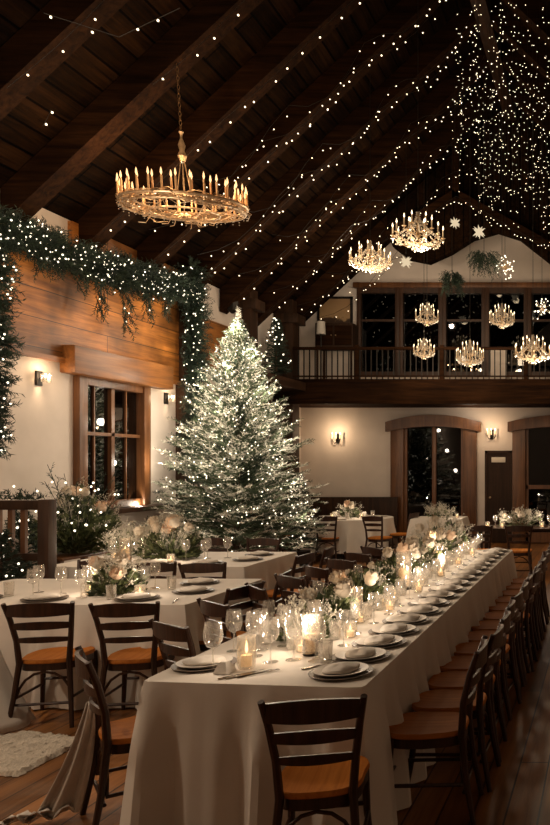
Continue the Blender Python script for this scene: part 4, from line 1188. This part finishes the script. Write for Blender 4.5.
# little lit tree beside it
b4 = empty('small_conifer', (-6.35, 8.25, 0)); tag(b4, 'small dark lit conifer between wooden railing and console', 'tree')
m = MB(); tips = []; conifer(m, 1.3, .36, .2, 120, 19, tips, 1.1); m.build('foliage', M_green, b4, smooth=False)
MB().tube([(0,0,0),(0,0,1.2)], [.03,.008], 8).build('trunk', M_bark, b4); MB().lathe([(.12,0),(.15,.2),(.13,.2)], 14).build('plant_pot', M_iron, b4)
rr.shuffle(tips); bulbs(b4, tips[:26], .013, M_bulbw)
# wooden slatted stand at the left
rl = empty('slatted_railing', (-6.2, 7.5, 0)); tag(rl, 'dark wooden slatted railing with end post at the left edge', 'railing')
MB().box(.64, .75, -.06, .06, 0, 1.46, .012).build('end_post', M_trimd, rl)
MB().box(-.75, .65, -.06, .06, 1.36, 1.45, .01).build('top_rail', M_post, rl)
MB().box(-.75, .65, -.04, .04, .86, .93, .006).build('middle_rail', M_post, rl)
MB().box(-.75, .65, -.03, .03, .08, .60, .006).build('lower_panel', M_post, rl)
for i in range(10):
    MB().box(-.68+.125*i, -.635+.125*i, -.02, .02, .93, 1.36).build('slat', M_trimw, rl, smooth=False)
gr = empty('greenery_sprig', (-6.1, 7.5, 1.452)); tag(gr, 'small leafy sprig lying on top of the slatted railing', 'greenery')
m = MB(); rr = random.Random(6)
for i in range(70):
    p = Vector((rr.uniform(-.35,.5), rr.uniform(-.04,.04), .01)); needle_twig(m, p, Vector((rr.uniform(-1,1), rr.uniform(-.6,.6), rr.uniform(.1,1))), rr.uniform(.05,.13), 8, .006, .04, rr)
m.build('foliage', M_green, gr, smooth=False)
lg = empty('small_conifer', (-5.72, 7.2, 0)); tag(lg, 'dark lit bushy conifer at the left edge before the railing', 'tree')
m = MB(); tips = []; conifer(m, 1.15, .25, .2, 110, 29, tips, 1.1); m.build('foliage', M_green, lg, smooth=False)
MB().tube([(0,0,0),(0,0,1.0)], [.03,.008], 8).build('trunk', M_bark, lg); MB().lathe([(.11,0),(.14,.2),(.12,.2)], 14).build('plant_pot', M_iron, lg)
rr.shuffle(tips); bulbs(lg, tips[:20], .011, M_bulbw)

# ------------------------------------------------------------------ rug and dropped cloths
m = MB(); rr = random.Random(12); NX, NY = 46, 30
c0, c1, c2, c3 = Vector((wx(-30,4.9), 4.90)), Vector((wx(24,5.05), 5.10)), Vector((wx(84,4.92), 4.96)), Vector((wx(14,4.35), 4.38))
c0 = Vector((-4.45, 4.45))
vs = []
for j in range(NY+1):
    for i in range(NX+1):
        u, v = i/NX, j/NY; p = (c0*(1-u)+c3*u)*(1-v)+(c1*(1-u)+c2*u)*v
        e = min(u,1-u,v,1-v)
        vs.append((p.x+rr.uniform(-.008,.008), p.y+rr.uniform(-.008,.008), (.026+rr.uniform(-.008,.008)) if e > .01 else .004))
m.add(vs, [(j*(NX+1)+i, j*(NX+1)+i+1, (j+1)*(NX+1)+i+1, (j+1)*(NX+1)+i) for j in range(NY) for i in range(NX)])
o = m.build('shaggy_rug', M_rug); tag(o, 'small shaggy cream rug on the wooden floor at left', 'rug')
# cloth hanging from the near left chair onto the floor
m = MB(); NU, NV = 22, 26; vs = []
top = Vector((-2.62, 3.94, .55))
for v in range(NV+1):
    t = v/NV
    for u in range(NU+1):
        s_ = u/NU
        wdt = .06+.25*min(1,t*1.15)
        if t < .78:
            k = t/.78; p = Vector((top.x-.02-.10*k*k+.0, top.y-.02-.06*k, top.z*(1-k)+.03)); spread = Vector((-.62,-.30,0))*wdt*(s_-.32)
            fold = Vector((.25,-.9,0))*(.022*math.sin(s_*PI*4+.6)*(.4+k))
        else:
            k = (t-.78)/.22; p = Vector((top.x-.12-.16*k, top.y-.08-.12*k, .03+.018*math.sin(k*9))); spread = Vector((-.62,-.30,0))*wdt*(s_-.32)
            fold = Vector((.25,-.9,.25))*(.04*math.sin(s_*PI*5+.6)*(1-.3*k))+Vector((0,0,.03*abs(math.sin(s_*7+k*5))))
        q = p+spread+fold; q.z = max(q.z, .008); vs.append(q)
m.add(vs, [(v*(NU+1)+u, v*(NU+1)+u+1, (v+1)*(NU+1)+u+1, (v+1)*(NU+1)+u) for v in range(NV) for u in range(NU)])
o = m.build('draped_cloth', M_napkin); sd = o.modifiers.new('thick', 'SOLIDIFY'); sd.thickness = .004; sd.offset = 1
tag(o, 'cream cloth trailing from the near left corner chair onto the floor', 'cloth')
# cloth edge of another table at far left
m = MB(); NU, NV = 30, 14; vs = []
for v in range(NV+1):
    t = v/NV
    for u in range(NU+1):
        s_ = u/NU
        x = -4.35+ (.34*t**1.4+.02)*(1) ; y = 4.55+.8*s_; z = .74*(1-t)+.01
        vs.append((x+.03*math.sin(s_*18)*t, y+.02*math.sin(s_*9)*t, z))
m.add(vs, [(v*(NU+1)+u, v*(NU+1)+u+1, (v+1)*(NU+1)+u+1, (v+1)*(NU+1)+u) for v in range(NV) for u in range(NU)])
b0 = len(m.v); m.v += [(-5.3,4.55,.75),(-4.33,4.55,.75),(-4.33,5.35-.3,.75),(-5.3,5.05,.75)]
o = MB(); o.v = m.v[:b0]; o.f = m.f
o = o.build('tablecloth', M_cloth); sd = o.modifiers.new('thick', 'SOLIDIFY'); sd.thickness = .004
tag(o, 'cream cloth corner reaching the floor at the left picture edge', 'tablecloth')

# ------------------------------------------------------------------ added fill lights without fixtures, brightening cloth, floor, walls and gallery
point('added_fill', (-5.3, 2.95, 3.3), 105, (1,.77,.55), .08)
point('added_fill', (-4.5, 4.3, 3.4), 75, (1,.79,.58), .08)
point('added_fill', (-5.0, 7.4, 3.9), 66, (1,.77,.55), .08)
point('added_fill', (-4.4, 12.2, 4.0), 30, (1,.79,.58), .06)
point('added_fill', (-3.0, 16.9, 2.9), 6, (1,.79,.58), .06)
point('added_fill', (-4.2, 14.2, 5.6), 42, (1,.79,.58), .06)
# ------------------------------------------------------------------ world, camera, view
W = bpy.data.worlds.new('World'); S.world = W; W.use_nodes = True
W.node_tree.nodes['Background'].inputs[0].default_value = (.02,.022,.03,1); W.node_tree.nodes['Background'].inputs[1].default_value = .3
cam = bpy.data.cameras.new('Camera'); co = bpy.data.objects.new('Camera', cam); COL.objects.link(co); S.camera = co
co.location = (0, 0, EYE); co.rotation_euler = (PI/2, 0, 0)
cam.sensor_width = 36; cam.sensor_height = 36; cam.sensor_fit = 'AUTO'; cam.lens = F/825*36
cam.shift_x = -(CX-275)/825; cam.shift_y = (CY-412.5)/825; cam.clip_start = .05
S.view_settings.view_transform = 'Standard'; S.view_settings.look = 'None'; S.view_settings.exposure = .14; S.view_settings.gamma = 1
S.view_settings.use_curve_mapping = False
